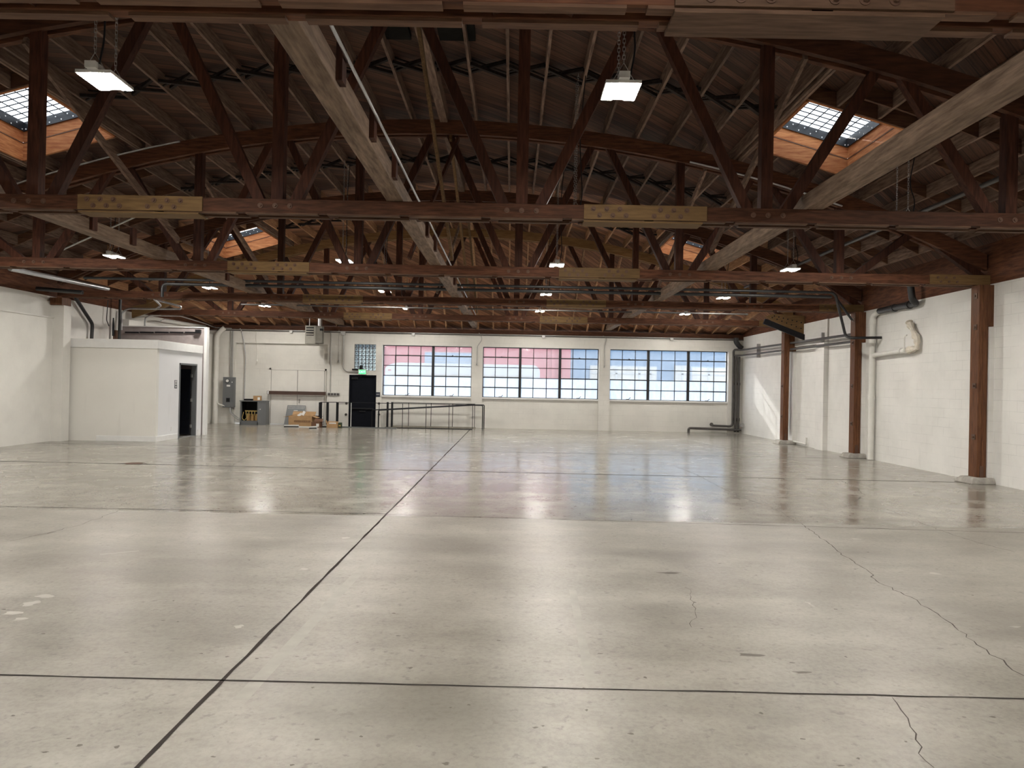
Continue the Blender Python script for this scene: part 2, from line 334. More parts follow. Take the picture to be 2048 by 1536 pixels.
    struct('floor', m, ['concrete', 'joint', 'crack', 'floor_paint', 'white_mark', 'stain'])
floor()

# skylight holes: (x0, x1, y0, y1)
SKYL = [(4.50, 6.14, 10.95, 13.15, 'right side', 'nearer'), (-9.15, -7.50, 10.95, 13.15, 'left side', 'nearer'),
        (4.62, 6.22, 20.6, 22.85, 'right side', 'farther'), (-9.30, -7.50, 20.6, 22.85, 'left side', 'farther')]
def roof():
    m = MB(); dz = AT+RD
    xs = sorted(set([XL-.5+i*(XR-XL+1)/44 for i in range(45)]+[a for s in SKYL for a in s[:2]]))
    ys = sorted(set([YF-.3, 0, TY[3], TY[4]]+[a for s in SKYL for a in s[2:4]]))
    for dr, flip in ((dz, 0), (dz+.04, 1)):
        for i in range(len(xs)-1):
            for j in range(len(ys)-1):
                xm, ym = (xs[i]+xs[i+1])/2, (ys[j]+ys[j+1])/2
                if any(s[0] < xm < s[1] and s[2] < ym < s[3] for s in SKYL): continue
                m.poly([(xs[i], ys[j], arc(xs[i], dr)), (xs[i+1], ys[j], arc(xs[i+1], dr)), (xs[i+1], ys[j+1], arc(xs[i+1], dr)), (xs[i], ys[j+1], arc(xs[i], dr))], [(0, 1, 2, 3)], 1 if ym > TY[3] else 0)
    y0, y1 = TY[4], YB+.5; zb = 4.02+RD-.25
    for i in range(len(xs)-1):
        for up in (0, .04):
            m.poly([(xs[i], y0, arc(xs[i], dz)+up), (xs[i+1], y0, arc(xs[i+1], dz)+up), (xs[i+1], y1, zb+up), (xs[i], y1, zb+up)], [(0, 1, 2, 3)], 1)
    o = struct('ceiling', m, ['planks', 'far_planks']); return o
roof()

# walls ----------------------------------------------------------------
m = MB(); m.box((XR, YF, 0), (XR+.3, YB+.4, WT)); struct('wall_right', m, 'block_y')
m = MB(); m.box((XL-.3, YF, 0), (XL, YB+.4, WT)); m.box((XL, 22.45, 0), (XL+.3, YB, 3.6)); m.box((XL, YF, 0), (XL+.0, YF, 0)); struct('wall_left', m, 'wall_paint')
m = MB()
m.box((XL-.3, YF, WT), (XL+.02, YB+.4, 5.2)); m.box((XR-.02, YF, WT), (XR+.3, YB+.4, 5.2)); struct('trim_1', m, 'truss_wood_Y')
m = MB(); m.box((XL-.3, YF-.3, 0), (XR+.3, YF, 7.6)); struct('wall_front', m, 'wall_paint')

BX = lambda u, v=740: P(u, v, YB).x
BZ = lambda u, v: P(u, v, YB).z
W = [(P(764, 740, YB).x, P(943, 740, YB).x), (P(965, 740, YB).x, P(1198, 740, YB).x), (P(1220, 740, YB).x, P(1457, 740, YB).x)]
WZ0, WZ1 = BZ(1024, 796), BZ(1024, 694.5)
DX0, DX1, DZ1 = BX(699), BX(753), BZ(726, 750)
GX0, GX1, GZ0, GZ1 = BX(708), BX(751), BZ(730, 741), BZ(730, 688.5)
RX0, RX1, RZ1 = BX(470), BX(655), BZ(560, 687)
WTB = 3.80
m = MB()
def wb(x0, x1, z0, z1, yf=YB): m.box((x0, yf, z0), (x1, YB+.42, z1))
wb(XL-.3, RX0, -.4, WTB); wb(RX0, RX1, -.4, RZ1, YB+.12); wb(RX0, RX1, RZ1, WTB)
wb(RX1, DX0, -.4, WTB); wb(DX0, DX1, DZ1, GZ0); wb(DX0, GX0, GZ0, GZ1); wb(GX1, DX1, GZ0, GZ1); wb(DX0, DX1, GZ1, WTB)
wb(DX1, W[0][0], -.4, WTB)
for i, (a, b) in enumerate(W):
    wb(a, b, -.4, WZ0, YB+.10); wb(a, b, WZ1, WTB)
    wb(b, W[i+1][0] if i < 2 else XR+.3, -.4, WTB)
struct('wall_back', m, 'block_x')
# sills
for i, (a, b) in enumerate(W):
    m = MB(); m.box((a, YB+.02, WZ0-.05), (b, YB+.26, WZ0+.012)); struct('trim_%d' % (i+2), m, 'trim_white')
m = MB(); m.box((XL, YB-.02, WTB), (XR, YB+.42, 4.0)); struct('trim_5', m, 'truss_wood_X')
m = MB(); m.box((XL, YB-.04, WTB-.04), (XR, YB+.03, WTB)); struct('trim_6', m, 'pipe_dark')

# steel windows ----------------------------------------------------------
def window(n, x0, x1, secs, label):
    # secs: (u0, u1 pixel edges, cols, list of thick frames (c0, c1, r0, r1))
    yw = YB+.24; H = WZ1-WZ0; rz = lambda r: WZ1-H*r/5.0
    root = bpy.data.objects.new('window_%d' % n, None); COL.objects.link(root); root.location = ((x0+x1)/2, yw, WZ0); root['kind'] = 'structure'
    fr = MB(); fr.box((x0, yw-.02, WZ0), (x1, yw+.03, WZ0+.03)); fr.box((x0, yw-.02, WZ1-.03), (x1, yw+.03, WZ1)); fr.box((x0, yw-.02, WZ0), (x0+.03, yw+.03, WZ1)); fr.box((x1-.03, yw-.02, WZ0), (x1, yw+.03, WZ1))
    mu = MB(); clear = MB(); fro = MB(); ml = MB(); lt = MB()
    for si, (a, b, cols, thick) in enumerate(secs):
        if si: ml.box((a-.05, yw-.05, WZ0), (a+.05, yw+.05, WZ1))
        cx = lambda c: a+(b-a)*c/cols
        for c in range(1, cols): mu.box((cx(c)-.013, yw-.012, WZ0), (cx(c)+.013, yw+.018, WZ1))
        for r in range(1, 5): mu.box((a, yw-.012, rz(r)-.013), (b, yw+.018, rz(r)+.013))
        clear.box((a, yw+.004, rz(3)), (b, yw+.008, WZ1)); fro.box((a, yw+.004, WZ0), (b, yw+.008, rz(3)))
        for (c0, c1, r0, r1) in thick:
            xa, xb, za, zb = cx(c0), cx(c1), rz(r1), rz(r0); t = .022
            s = MB(); s.box((xa-t, yw-.045, za-t), (xb+t, yw-.013, za+t)); s.box((xa-t, yw-.045, zb-t), (xb+t, yw-.013, zb+t)); s.box((xa-t, yw-.045, za), (xa+t, yw-.013, zb)); s.box((xb-t, yw-.045, za), (xb+t, yw-.013, zb))
            so = obj('sash', s, 'steel_frame', root)
            if r1 == 5:
                xm = (xa+xb)/2; l = MB(); l.box((xm-.09, yw-.075, za+.02), (xm+.03, yw-.045, za+.045)); l.bar((xm+.0, yw-.06, za+.03), (xm+.08, yw-.10, za+.11), .015, .02)
                obj('latch', l, 'black_metal', so)
            else:
                xm = (xa+xb)/2; l = MB(); l.box((xm-.02, yw-.08, zb-.02), (xm+.02, yw-.045, zb+.05)); obj('latch', l, 'black_metal', so)
    obj('frame', fr, 'steel_frame', root); obj('muntins', mu, 'steel_frame', root); obj('pane', clear, 'dusty_glass', root); obj('frosted_pane', fro, 'frosted_glass', root)
    for x in [s[0] for s in secs[1:]]:
        q = MB(); q.box((x-.05, yw-.06, WZ0), (x+.05, yw+.05, WZ1)); obj('mullion', q, 'steel_frame', root)
yq = YB+.24
def wx(u): return P(u, 745, yq).x
A0, A1 = W[0]; B0, B1 = W[1]; C0, C1 = W[2]
full = [(0, 3, 1, 3), (0, 3, 4, 5)]
window(1, A0, A1, [(A0, wx(866), 4, [(1, 3, 1, 3), (1, 3, 4, 5)]), (wx(866), A1, 3, full)], '')
window(2, B0, B1, [(B0, wx(1040), 3, full), (wx(1040), wx(1119.5), 3, []), (wx(1119.5), B1, 3, full)], '')
window(3, C0, C1, [(C0, wx(1296), 3, full), (wx(1296), wx(1376), 3, []), (wx(1376), C1, 3, full)], '')
# glass block window
root = bpy.data.objects.new('window_4', None); COL.objects.link(root); root.location = ((GX0+GX1)/2, YB+.1, GZ0); root['kind'] = 'structure'
m = MB(); m2 = MB(); m3 = MB(); dx, dz = (GX1-GX0)/6, (GZ1-GZ0)/7
for i in range(6):
    for j in range(7):
        x, z = GX0+i*dx, GZ0+j*dz; m.box((x+.008, YB+.06, z+.008), (x+dx-.008, YB+.16, z+dz-.008)); m3.box((x+.05, YB+.05, z+.05), (x+dx-.05, YB+.06, z+dz-.05))
for i in range(7): m2.box((GX0+i*dx-.012, YB+.055, GZ0), (GX0+i*dx+.012, YB+.165, GZ1))
for j in range(8): m2.box((GX0, YB+.055, GZ0+j*dz-.012), (GX1, YB+.165, GZ0+j*dz+.012))
obj('glass_blocks', m, 'glass_block', root); obj('mortar_grid', m2, 'pipe_dark', root); obj('block_centres', m3, 'glass_core', root)

# right wall pilasters (behind the posts) and left wall ones
pil = MB()
for y in TY[1:]: pil.box((XR-.10, y-.27, 0), (XR, y+.05, 3.05))
y0, y1 = PX(1612, 880, XR).y, PX(1628, 880, XR).y
pil.box((XR-.14, 21.0, 0), (XR, 21.55, 3.2)); pil.box((XR-.05, 21.0, 3.2), (XR, 24, 3.9))
struct('wall_right_pilasters', pil, 'block_y')
pl = MB()
for y in (TY[1], TY[2]+.1, 19.25): pl.box((XL, y-.16, 0), (XL+.36, y+.16, 3.66))
pl.box((XL, YF, 3.3), (XL+.10, 19.1, 3.34)); pl.box((XL, YF, 0), (XL+.07, 19.1, 3.3))
struct('wall_left_pilasters', pl, 'wall_paint')

# ================================================================ roof timbers
NX = [.08+3.17*i for i in range(-4, 4)]        # bottom panel points: X of the vertical webs
X0t, X1t = XL+.28, 9.27
def make_truss():
    t = thing('roof_truss', (XC, TY[0], CHB), '', 'roof truss', 'bowstring roof trusses')
    y = TY[0]
    c = MB()
    for s in (-1, 1): c.box((X0t, y+s*.085-.045, CHB+.012), (X1t, y+s*.085+.045, CHT))
    obj('bottom_chord', c, 'truss_wood_X', t, bevel=.006)
    c = MB()
    for i, x in enumerate([X0t+.3+1.05*k for k in range(20)]): c.box((x, y-.13, CHB-.008), (x+.93, y-.055, CHB+.012)); c.box((x+.1, y+.055, CHB-.008), (x+1.03 if x+1.03 < X1t else X1t, y+.13, CHB+.012))
    obj('under_board', c, 'under_wood', t)
    for s in (-1, 1):
        c = MB(); n = 26; xs = [X0t+(X1t-X0t)*i/n for i in range(n+1)]
        ya, yb_ = y+s*.09-.042, y+s*.09+.042
        lo = [(x, arc(x)) for x in xs]; hi = [(x, arc(x, AT-.005)) for x in xs]
        pts = [(a, ya, b) for a, b in lo]+[(a, yb_, b) for a, b in lo]+[(a, yb_, b) for a, b in hi]+[(a, ya, b) for a, b in hi]; k = n+1
        f = []
        for i in range(n):
            for q in range(4): f.append((q*k+i, q*k+i+1, ((q+1) % 4)*k+i+1, ((q+1) % 4)*k+i))
        f += [(0, k, 2*k, 3*k), (n, 3*k+n, 2*k+n, k+n)]
        c.poly(pts, f)
        obj('top_chord', c, 'truss_wood_X', t)
    def web(name, a, b, w=.135, d=.05, mat='truss_wood_Z', dy=0.0):
        c = MB(); c.bar((a[0], y+dy, a[1]), (b[0], y+dy, b[1]), d, w, (0, 1, 0)); return obj(name, c, mat, t)
    for i, x in enumerate(NX):
        if x < X0t: continue
        top = arc(x)+.15
        web('web_post', (x, CHB+.04), (x, top), .15, .14)
        for s in (-1, 1):
            xt = x+s*(3.17/2-.12); xb = x+s*.17
            if xt < X0t+.3 or xt > X1t-.3: continue
            web('web_diagonal', (xb, CHB+.05), (xt, arc(xt)+.14), .135, .12)
    for x in NX:
        if x < X0t: continue
        for dx in (-.19, 0, .19):
            c = MB(); z = CHB+.10; c.cyl((x+dx, y-.132, z), (x+dx, y-.14, z), .034, 12); c.cyl((x+dx, y-.14, z), (x+dx, y-.156, z), .018, 6)
            obj('bolt', c, 'rust', t)
    for (xa, xb) in ((-5.62, -4.02), (.88, 2.46)):
        c = MB(); c.box((xa, y-.15, CHB+.005), (xb, y-.13, CHT+.004)); c.box((xa, y+.13, CHB+.005), (xb, y+.15, CHT+.004)); c.box((xa, y-.14, CHB-.03), (xb-.05, y+.14, CHB-.009))
        sp = obj('splice_plate', c, 'splice_wood', t)
        for side in (0, 1):
            for r in range(2):
                for k in range(3):
                    x = xa+(.12 if side == 0 else .98)+k*.17+(.08 if r else 0)*(1 if side == 0 else -1); z = CHB+(.135 if r == 0 else .055)
                    b = MB(); b.cyl((x, y-.151, z), (x, y-.157, z), .033, 12); b.cyl((x, y-.157, z), (x, y-.175, z), .019, 6); obj('bolt', b, 'rust', sp)
    c = MB(); c.box((8.15, y-.15, CHB+.01), (9.33, y-.131, CHT+.01)); c.box((9.07, y-.15, CHB-.25), (9.30, y-.131, CHB+.01))
    ep = obj('end_plate', c, 'splice_wood', t)
    for k in range(3):
        for r in range(2):
            b = MB(); x, z = 8.3+k*.16+r*.06, CHB+.14-.08*r; b.cyl((x, y-.151, z), (x, y-.166, z), .024, 8); obj('bolt', b, 'rust', ep)
    return t
tr0 = make_truss()
TN = ['dark timber bowstring truss nearest the camera, only its bottom chord showing along the top edge',
      'dark timber bowstring truss whose bottom chord crosses just above the middle of the view',
      'second full timber truss, its bottom chord bearing on the nearest wooden wall post',
      'third full timber truss, its chord running over the middle wooden wall post',
      'farthest timber truss before the windows, with a tan arched top chord']
tr0['label'] = TN[0]
trs = [tr0]
for i in range(1, 5): trs.append(dup(tr0, (XC, TY[i], CHB), TN[i]))
for ch in list(tr0.children):
    if ch.name.startswith('splice_plate'): ch.data = ch.data.copy(); ch.data.materials[0] = MATS['layer_wood']
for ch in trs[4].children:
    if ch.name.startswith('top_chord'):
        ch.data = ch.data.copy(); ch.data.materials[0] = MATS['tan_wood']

# rafters
KX = [XC+.06+.635*k for k in range(-17, 18)]
def mkrafter(x, y0, y1, w, mat='rafter_wood', d=RD, drop=0.0):
    m = MB(); z = rb(x)-drop; m.box((x-w/2, y0, z), (x+w/2, y1, z+d+drop)); return obj('rafter', m, mat)
ORD = ['', 'first', 'second', 'third', 'fourth', 'fifth', 'sixth', 'seventh', 'eighth', 'ninth', 'tenth', 'eleventh', 'twelfth', 'thirteenth', 'fourteenth', 'fifteenth', 'sixteenth', 'seventeenth', 'eighteenth', 'nineteenth', 'twentieth']
BAYS = ['in the nearest roof bay', 'in the second roof bay', 'in the third roof bay', 'in the fourth roof bay']
BAYN = ['between the nearest truss and the first full truss', 'between the first and second full trusses', 'between the second and third full trusses', 'between the third full truss and the farthest one']
for b in range(4):
    y0, y1 = TY[b], TY[b+1]; proto = {}
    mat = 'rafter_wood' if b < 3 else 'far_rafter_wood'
    for k, x in enumerate(KX):
        if not XL+.15 < x < XR-.1: continue
        if b == 0 and abs(x-XC) < 4.6: continue
        centre = abs(x-XC-.06) < .01
        if centre:
            o = mkrafter(x, y0-.1, y1-.1, .15, mat, drop=.06)
            tag(o, 'thick pale centre rafter '+BAYS[b], 'rafter'); continue
        hole = [s for s in SKYL if s[0]-.12 < x < s[1]+.12 and y0 < s[2] < y1]
        lab = '%s rafter %s of the centre rafter %s' % (ORD[abs(k-17)], 'right' if x > XC else 'left', BAYS[b])
        grp = 'rafters on the %s %s' % ('right' if x > XC else 'left', BAYN[b])
        if hole:
            s = hole[0]
            for (a, c, nm) in ((y0, s[2]-.09, 'near'), (s[3]+.09, y1, 'far')):
                if c-a > .3: tag(mkrafter(x, a, c, .045, mat), '%s cut rafter %s of centre, at the %s edge of the %s skylight' % (ORD[abs(k-17)], 'right' if x > XC else 'left', nm, s[5]), 'rafter', 'short rafters at the %s edge of the %s %s skylight' % (nm, s[5], s[4]))
            continue
        if 'r' not in proto:
            o = proto['r'] = mkrafter(x, y0, y1, .045, mat); proto['x'] = x
        else:
            o = proto['r'].copy(); COL.objects.link(o); o.location = (x, (y0+y1)/2, rb(x))
        tag(o, lab, 'rafter', grp)
# sloping rafters of the last bay
for k, x in enumerate(KX):
    if not XL+.15 < x < XR-.1: continue
    y0, y1 = TY[4]-.05, YB+.1; za, zb = rb(x), 3.99
    c = abs(x-XC-.06) < .01; w_ = .10 if c else .045; m = MB()
    m.poly([(x-w_/2, y0, za), (x+w_/2, y0, za), (x+w_/2, y0, za+RD), (x-w_/2, y0, za+RD), (x-w_/2, y1, zb), (x+w_/2, y1, zb), (x+w_/2, y1, zb+RD), (x-w_/2, y1, zb+RD)],
           [(0, 1, 2, 3), (4, 5, 6, 7), (0, 1, 5, 4), (1, 2, 6, 5), (2, 3, 7, 6), (3, 0, 4, 7)])
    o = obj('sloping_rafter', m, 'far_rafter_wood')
    sd = 'right' if x > XC else 'left'
    tag(o, ('%s sloping rafter %s of the centre one, coming down onto the window wall' % (ORD[abs(k-17)], sd)) if k != 17 else 'thickest sloping rafter at the centre, coming down onto the window wall', 'rafter', 'sloping rafters over the window wall, %s side' % sd)

# cross bridging between rafters
def bridge_y(b): return (TY[b]+TY[b+1])/2
for b in range(1, 4):
    yb_ = bridge_y(b)+.1
    for k in range(len(KX)-1):
        xa, xb = KX[k], KX[k+1]
        if abs((xa+xb)/2-XC) > 6.2: continue
        if any(s[0]-.2 < (xa+xb)/2 < s[1]+.2 and s[2] < yb_ < s[3] for s in SKYL): continue
        m = MB(); za, zb = rb(xa), rb(xb)
        m.bar((xa+.02, yb_-.03, za+.02), (xb-.02, yb_-.03, zb+RD-.02), .04, .018, (0, 1, 0)); m.bar((xa+.02, yb_+.03, za+RD-.02), (xb-.02, yb_+.03, zb+.02), .04, .018, (0, 1, 0))
        m.bar((xa+.025, yb_-.21, za+.03), (xb-.025, yb_+.21, zb+.03), .05, .05, (0, 0, 1)); m.bar((xa+.025, yb_+.21, za+.09), (xb-.025, yb_-.21, zb+.09), .05, .05, (0, 0, 1))
        o = obj('cross_bridging', m, 'bridge_wood'); tag(o, 'dark X brace, %s roof bay, %s rafter gap %s of the centre' % (ORD[b+1], ORD[k-16 if k > 16 else 17-k], 'right' if k > 16 else 'left'), 'bridging', 'cross bridging '+BAYN[b])
# solid blocking near the side walls
for b in range(0, 4):
    n = 0
    for j in range(1, 4):
        yy = TY[b]+(TY[b+1]-TY[b])*j/4.0
        if b == 0 and j < 2: continue
        for k in range(len(KX)-1):
            xa, xb = KX[k], KX[k+1]; xm = (xa+xb)/2
            if abs(xm-XC) < 6.3 or xa < XL+.1 or xb > XR-.05: continue
            if any(s[0]-.4 < xm < s[1]+.4 and s[2]-.1 < yy < s[3]+.1 for s in SKYL): continue
            m = MB(); za, zb = rb(xa), rb(xb)
            m.poly([(xa+.023, yy-.02, za+.005), (xb-.023, yy-.02, zb+.005), (xb-.023, yy+.02, zb+.005), (xa+.023, yy+.02, za+.005), (xa+.023, yy-.02, za+RD-.01), (xb-.023, yy-.02, zb+RD-.01), (xb-.023, yy+.02, zb+RD-.01), (xa+.023, yy+.02, za+RD-.01)],
                   [(3, 2, 1, 0), (4, 5, 6, 7), (0, 1, 5, 4), (1, 2, 6, 5), (2, 3, 7, 6), (3, 0, 4, 7)])
            sd = 'right' if xm > XC else 'left'
            o = obj('blocking_board', m, 'block_wood'); tag(o, 'blocking board, %s roof bay, %s side, %s row, %s rafter gap from centre' % (ORD[b+1], sd, ('', 'front', 'middle', 'back')[j], ORD[k-16 if k > 16 else 17-k]), 'blocking board', 'blocking near the %s wall %s' % (sd, BAYN[b]))

# long runner beams lying on the bottom chords
for x, nm in ((-6.95, 'left'), (-1.55, 'middle'), (3.85, 'right')):
    t = thing('runner_beam', (x, 16, CHT), '%s one of the three long pale beams lying across the truss bottom chords' % nm, 'beam')
    ys = [TY[0]-4, TY[1], TY[2], TY[3], TY[4], YB-.05]
    m = MB(); m.box((x-.11, ys[0], CHT), (x+.11, YB-.05, CHT+.21))
    obj('timber', m, 'beam_wood', t, bevel=.008)
    for y in (5.6, 6.9, 8.2, 10.3, 11.4, 12.6, 15.2, 16.8, 21.0):
        c = MB(); c.box((x+.11, y, CHT+.04), (x+.16, y+.14, CHT+.34)); obj('cleat', c, 'truss_wood_Z', t)
# conduit on the middle beam
m = MB(); m.tube([(-1.36, 2, CHT+.235), (-1.36, TY[4]+3, CHT+.225)], .014, 8); tag(obj('conduit', m, 'galvanized', smooth=True), 'shiny thin conduit running along the right side of the middle runner beam', 'conduit')
m = MB(); m.tube([(-6.5, TY[2], CHT+.33), (-6.5, TY[4], CHT+.33)], .015, 6)

# leaning sway braces by the centre line
def brace(a, b, w, d, lab, mat='brace_wood', side=(1, 0, 0)):
    m = MB(); m.bar(a, b, d, w, side); tag(obj('sway_brace', m, mat), lab, 'brace')
brace((-1.34, TY[1]-.1, 6.6), (-1.20, TY[2]-.35, 4.15), .09, .05, 'tan brown sway brace dropping from the centre rafter to the second full truss')
brace((-2.0, TY[2]-.6, 4.1), (-1.15, TY[2]-.05, 6.6), .14, .05, 'dark sway brace slanting right up to the second full truss arch', 'truss_wood_Z')
brace((-1.30, TY[2]-.1, 6.6), (-1.20, TY[3]-.35, 4.15), .12, .05, 'tan sway brace dropping from the centre rafter to the third full truss')
brace((-2.0, TY[3]-.6, 4.1), (-1.3, TY[3]-.05, 6.6), .12, .05, 'sway brace slanting up to the third full truss arch', 'rafter_wood')
brace((-1.30, TY[3]-.1, 6.6), (-1.20, TY[4]-.35, 4.15), .12, .05, 'tan sway brace dropping from the centre rafter to the farthest truss')
brace((-6.45, TY[1], 6.1), (-6.5, TY[2]-.35, 4.4), .12, .05, 'sway brace above the left runner beam before the second full truss', 'rafter_wood')
brace((3.75, TY[1], 6.1), (3.8, TY[2]-.35, 4.4), .12, .05, 'sway brace above the right runner beam before the second full truss', 'rafter_wood')
brace((-6.45, TY[2], 6.1), (-6.5, TY[3]-.35, 4.4), .12, .05, 'sway brace above the left runner beam before the third full truss', 'rafter_wood')
brace((3.75, TY[2], 6.1), (3.8, TY[3]-.35, 4.4), .12, .05, 'sway brace above the right runner beam before the third full truss', 'rafter_wood')

# skylights ---------------------------------------------------------------
for (x0, x1, y0, y1, side, near) in SKYL:
    t = thing('skylight', ((x0+x1)/2, y0, rb((x0+x1)/2)), '%s skylight on the %s, orange plank curb under a wire-gridded pane' % (near, side), 'skylight', 'roof skylights')
    up = .44+RD
    zb = lambda x: rb(x)-.004; zt = lambda x: rb(x)+up
    def plank(x_a, y_a, x_b, y_b, tx, ty, f0, f1):
        m = MB(); h = lambda x, f: zb(x)+(zt(x)-zb(x))*f
        m.poly([(x_a, y_a, h(x_a, f0)), (x_b, y_b, h(x_b, f0)), (x_b+tx, y_b+ty, h(x_b, f0)), (x_a+tx, y_a+ty, h(x_a, f0)), (x_a, y_a, h(x_a, f1)), (x_b, y_b, h(x_b, f1)), (x_b+tx, y_b+ty, h(x_b, f1)), (x_a+tx, y_a+ty, h(x_a, f1))],
               [(3, 2, 1, 0), (4, 5, 6, 7), (0, 1, 5, 4), (1, 2, 6, 5), (2, 3, 7, 6), (3, 0, 4, 7)]); return m
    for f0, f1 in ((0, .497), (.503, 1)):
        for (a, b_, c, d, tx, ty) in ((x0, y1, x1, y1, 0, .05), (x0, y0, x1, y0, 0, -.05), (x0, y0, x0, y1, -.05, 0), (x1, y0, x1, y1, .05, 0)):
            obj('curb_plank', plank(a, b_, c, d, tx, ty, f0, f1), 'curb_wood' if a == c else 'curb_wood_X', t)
    for (a, b_, c, d) in ((x0, y1-.004, x1, y1-.004), (x0, y0+.004, x1, y0+.004), (x0+.004, y0, x0+.004, y1), (x1-.004, y0, x1-.004, y1)):
        m = MB(); za = (zb(a)+zt(a))/2-.02; zc2 = (zb(c)+zt(c))/2-.02; m.bar((a, b_, za), (c, d, zc2), .006, .014, (0, 1, 0) if a != c else (1, 0, 0)); obj('plank_joint', m, 'rust', t)
    fl = MB(); rv = []; fr = MB()
    e = .012
    for (a, b_, c, d, tx, ty) in ((x0+e, y1-e, x1-e, y1-e, 0, -.02), (x0+e, y0+e, x1-e, y0+e, 0, .02), (x0+e, y0+e, x0+e, y1-e, .02, 0), (x1-e, y0+e, x1-e, y1-e, -.02, 0)):
        q = plank(a, b_, c, d, tx, ty, .78, 1.03); fl.poly(q.v, q.f)
        n = 15
        for i in range(n):
            for r, f in ((0, .82), (1, .93)):
                if (i+r) % 2: continue
                k = (i+.5)/n; x, y = a+(c-a)*k, b_+(d-b_)*k; z = zb(x)+(zt(x)-zb(x))*f; dd = Vector((tx, ty, 0)).normalized()
                p = Vector((x, y, z))+Vector((tx, ty, 0)); rv.append((p, p+dd*.004))
    fo = obj('flashing', fl, 'rubber', t); [obj('rivet', MB().cyl(a_, b2, .013, 8), 'caulk_white', fo) for a_, b2 in rv]
    wg = MB(); pn = MB()
    pn.poly([(x0-.05, y0-.05, zt(x0)+.06), (x1+.05, y0-.05, zt(x1)+.06), (x1+.05, y1+.05, zt(x1)+.06), (x0-.05, y1+.05, zt(x0)+.06)], [(0, 1, 2, 3)])
    obj('pane', pn, 'skylight_glass', t)
    n = 9
    for i in range(1, n): x = x0+(x1-x0)*i/n; wg.bar((x, y0, zt(x)+.02), (x, y1, zt(x)+.02), .016, .012, (1, 0, 0))
    for j in range(1, 13): y = y0+(y1-y0)*j/13; wg.bar((x0, y, zt(x0)+.02), (x1, y, zt(x1)+.02), .016, .012)
    obj('wire_mesh', wg, 'black_metal', t)
    for ya in (y0-.09, y1+.055): m = MB(); m.poly([(x0-.05, ya, rb(x0-.05)), (x1+.05, ya, rb(x1+.05)), (x1+.05, ya+.035, rb(x1+.05)), (x0-.05, ya+.035, rb(x0-.05)), (x0-.05, ya, rb(x0-.05)+RD), (x1+.05, ya, rb(x1+.05)+RD), (x1+.05, ya+.035, rb(x1+.05)+RD), (x0-.05, ya+.035, rb(x0-.05)+RD)], [(3, 2, 1, 0), (4, 5, 6, 7), (0, 1, 5, 4), (1, 2, 6, 5), (2, 3, 7, 6), (3, 0, 4, 7)]); obj('header', m, 'block_wood', t)
    for xx, dx in ((x0, -1), (x1, 1)):
        for q in (0, 1):
            xc = xx+dx*(.075+.05*q); m = MB(); yb0 = [y for y in TY if y < y0][-1]; yb1 = [y for y in TY if y > y1][0]
            m.box((xc-.0225, yb0, rb(xc)), (xc+.0225, yb1, rb(xc)+RD)); obj('trimmer', m, 'rafter_wood', t)

# posts on the right wall ---------------------------------------------------
PN = ['', 'nearest wooden wall post, bearing the second full truss, on a rough concrete pad', 'middle wooden wall post beside the tall white drain pipe', 'farthest wooden wall post, close to the window corner']
for i in (1, 2, 3, 4):
    y = TY[i]-.12; px_ = 8.95 if i == 4 else 9.06; t = thing('timber_post', (px_+.1, y, 0), PN[i-1] if i > 1 else 'wooden wall post outside the right edge of the view', 'post', 'timber posts along the right wall')
    x0, x1 = px_, px_+.18
    m = MB(); m.box((x0, y-.13, .12), (x1-.10, y+.13, CHB)); m.box((x1-.098, y-.13, .12), (x1, y+.13, CHB)); obj('shaft', m, 'post_wood', t, bevel=.008)
    m = MB(); m.box((x1+.001, y-.12, 3.06), (XR, y+.12, CHB)); obj('corbel', m, 'post_wood', t, bevel=.004)
    for z in (3.66, 3.05, 1.9, .9):
        m = MB(); m.box((x0-.012, y-.07, z-.05), (x0, y+.03, z+.05)); bp = obj('bolt_plate', m, 'steel_plate', t); m = MB(); m.cyl((x0-.012, y-.02, z), (x0-.03, y-.02, z), .022, 6); obj('nut', m, 'rust', bp)
    m = MB(); m.box((x0+.05, y-.145, .12), (x0+.12, y-.13, .34)); obj('strap', m, 'rust', t)
    m = MB(); m.poly([(x0-.2, y-.28, 0), (XR, y-.28, 0), (XR, y+.28, 0), (x0-.2, y+.28, 0), (x0-.12, y-.20, .12), (XR, y-.22, .12), (XR, y+.2, .12), (x0-.12, y+.2, .12)], [(3, 2, 1, 0), (4, 5, 6, 7), (0, 1, 5, 4), (1, 2, 6, 5), (2, 3, 7, 6), (3, 0, 4, 7)])
    o = obj('concrete_pad', m, 'pad_concrete', t, bevel=.02)

# bolted heel timbers by the far truss
for (side, pts, bl) in (('right', [(1545, 628), (1608, 632), (1608, 672), (1530, 634)], (1526, 643, 1608, 676)), ('left', [(265, 613), (362, 596), (362, 605), (265, 636)], (278, 638, 360, 607))):
    Yh = 22.75
    q = [P(u, v, Yh) for u, v in pts]
    t = thing('heel_timber', (q[0].x, Yh, q[0].z), 'sloping tan timber with bolt holes meeting the %s wall below the farthest truss' % side, 'timber', None)
    m = MB(); m.prism([(p.x, p.z) for p in q], Yh-.05, Yh+.05); obj('plank', m, 'splice_wood', t)
    a, b = P(bl[0], bl[1], Yh), P(bl[2], bl[3], Yh)
    if side == 'right':
        m = MB(); m.bar(a+Vector((0, -.09, 0)), b+Vector((0, -.09, 0)), .08, .17); obj('steel_channel', m, 'black_metal', t)
        for k in range(7):
            f = .12+k*.13
            for s in (.3, .62):
                tp = q[0].lerp(q[1], f); bt = q[3].lerp(q[2], f); c = bt.lerp(tp, s+.0); h = MB(); h.cyl((c.x, Yh-.051, c.z), (c.x, Yh-.056, c.z), .022, 8); obj('bolt_hole', h, 'black_metal', t)
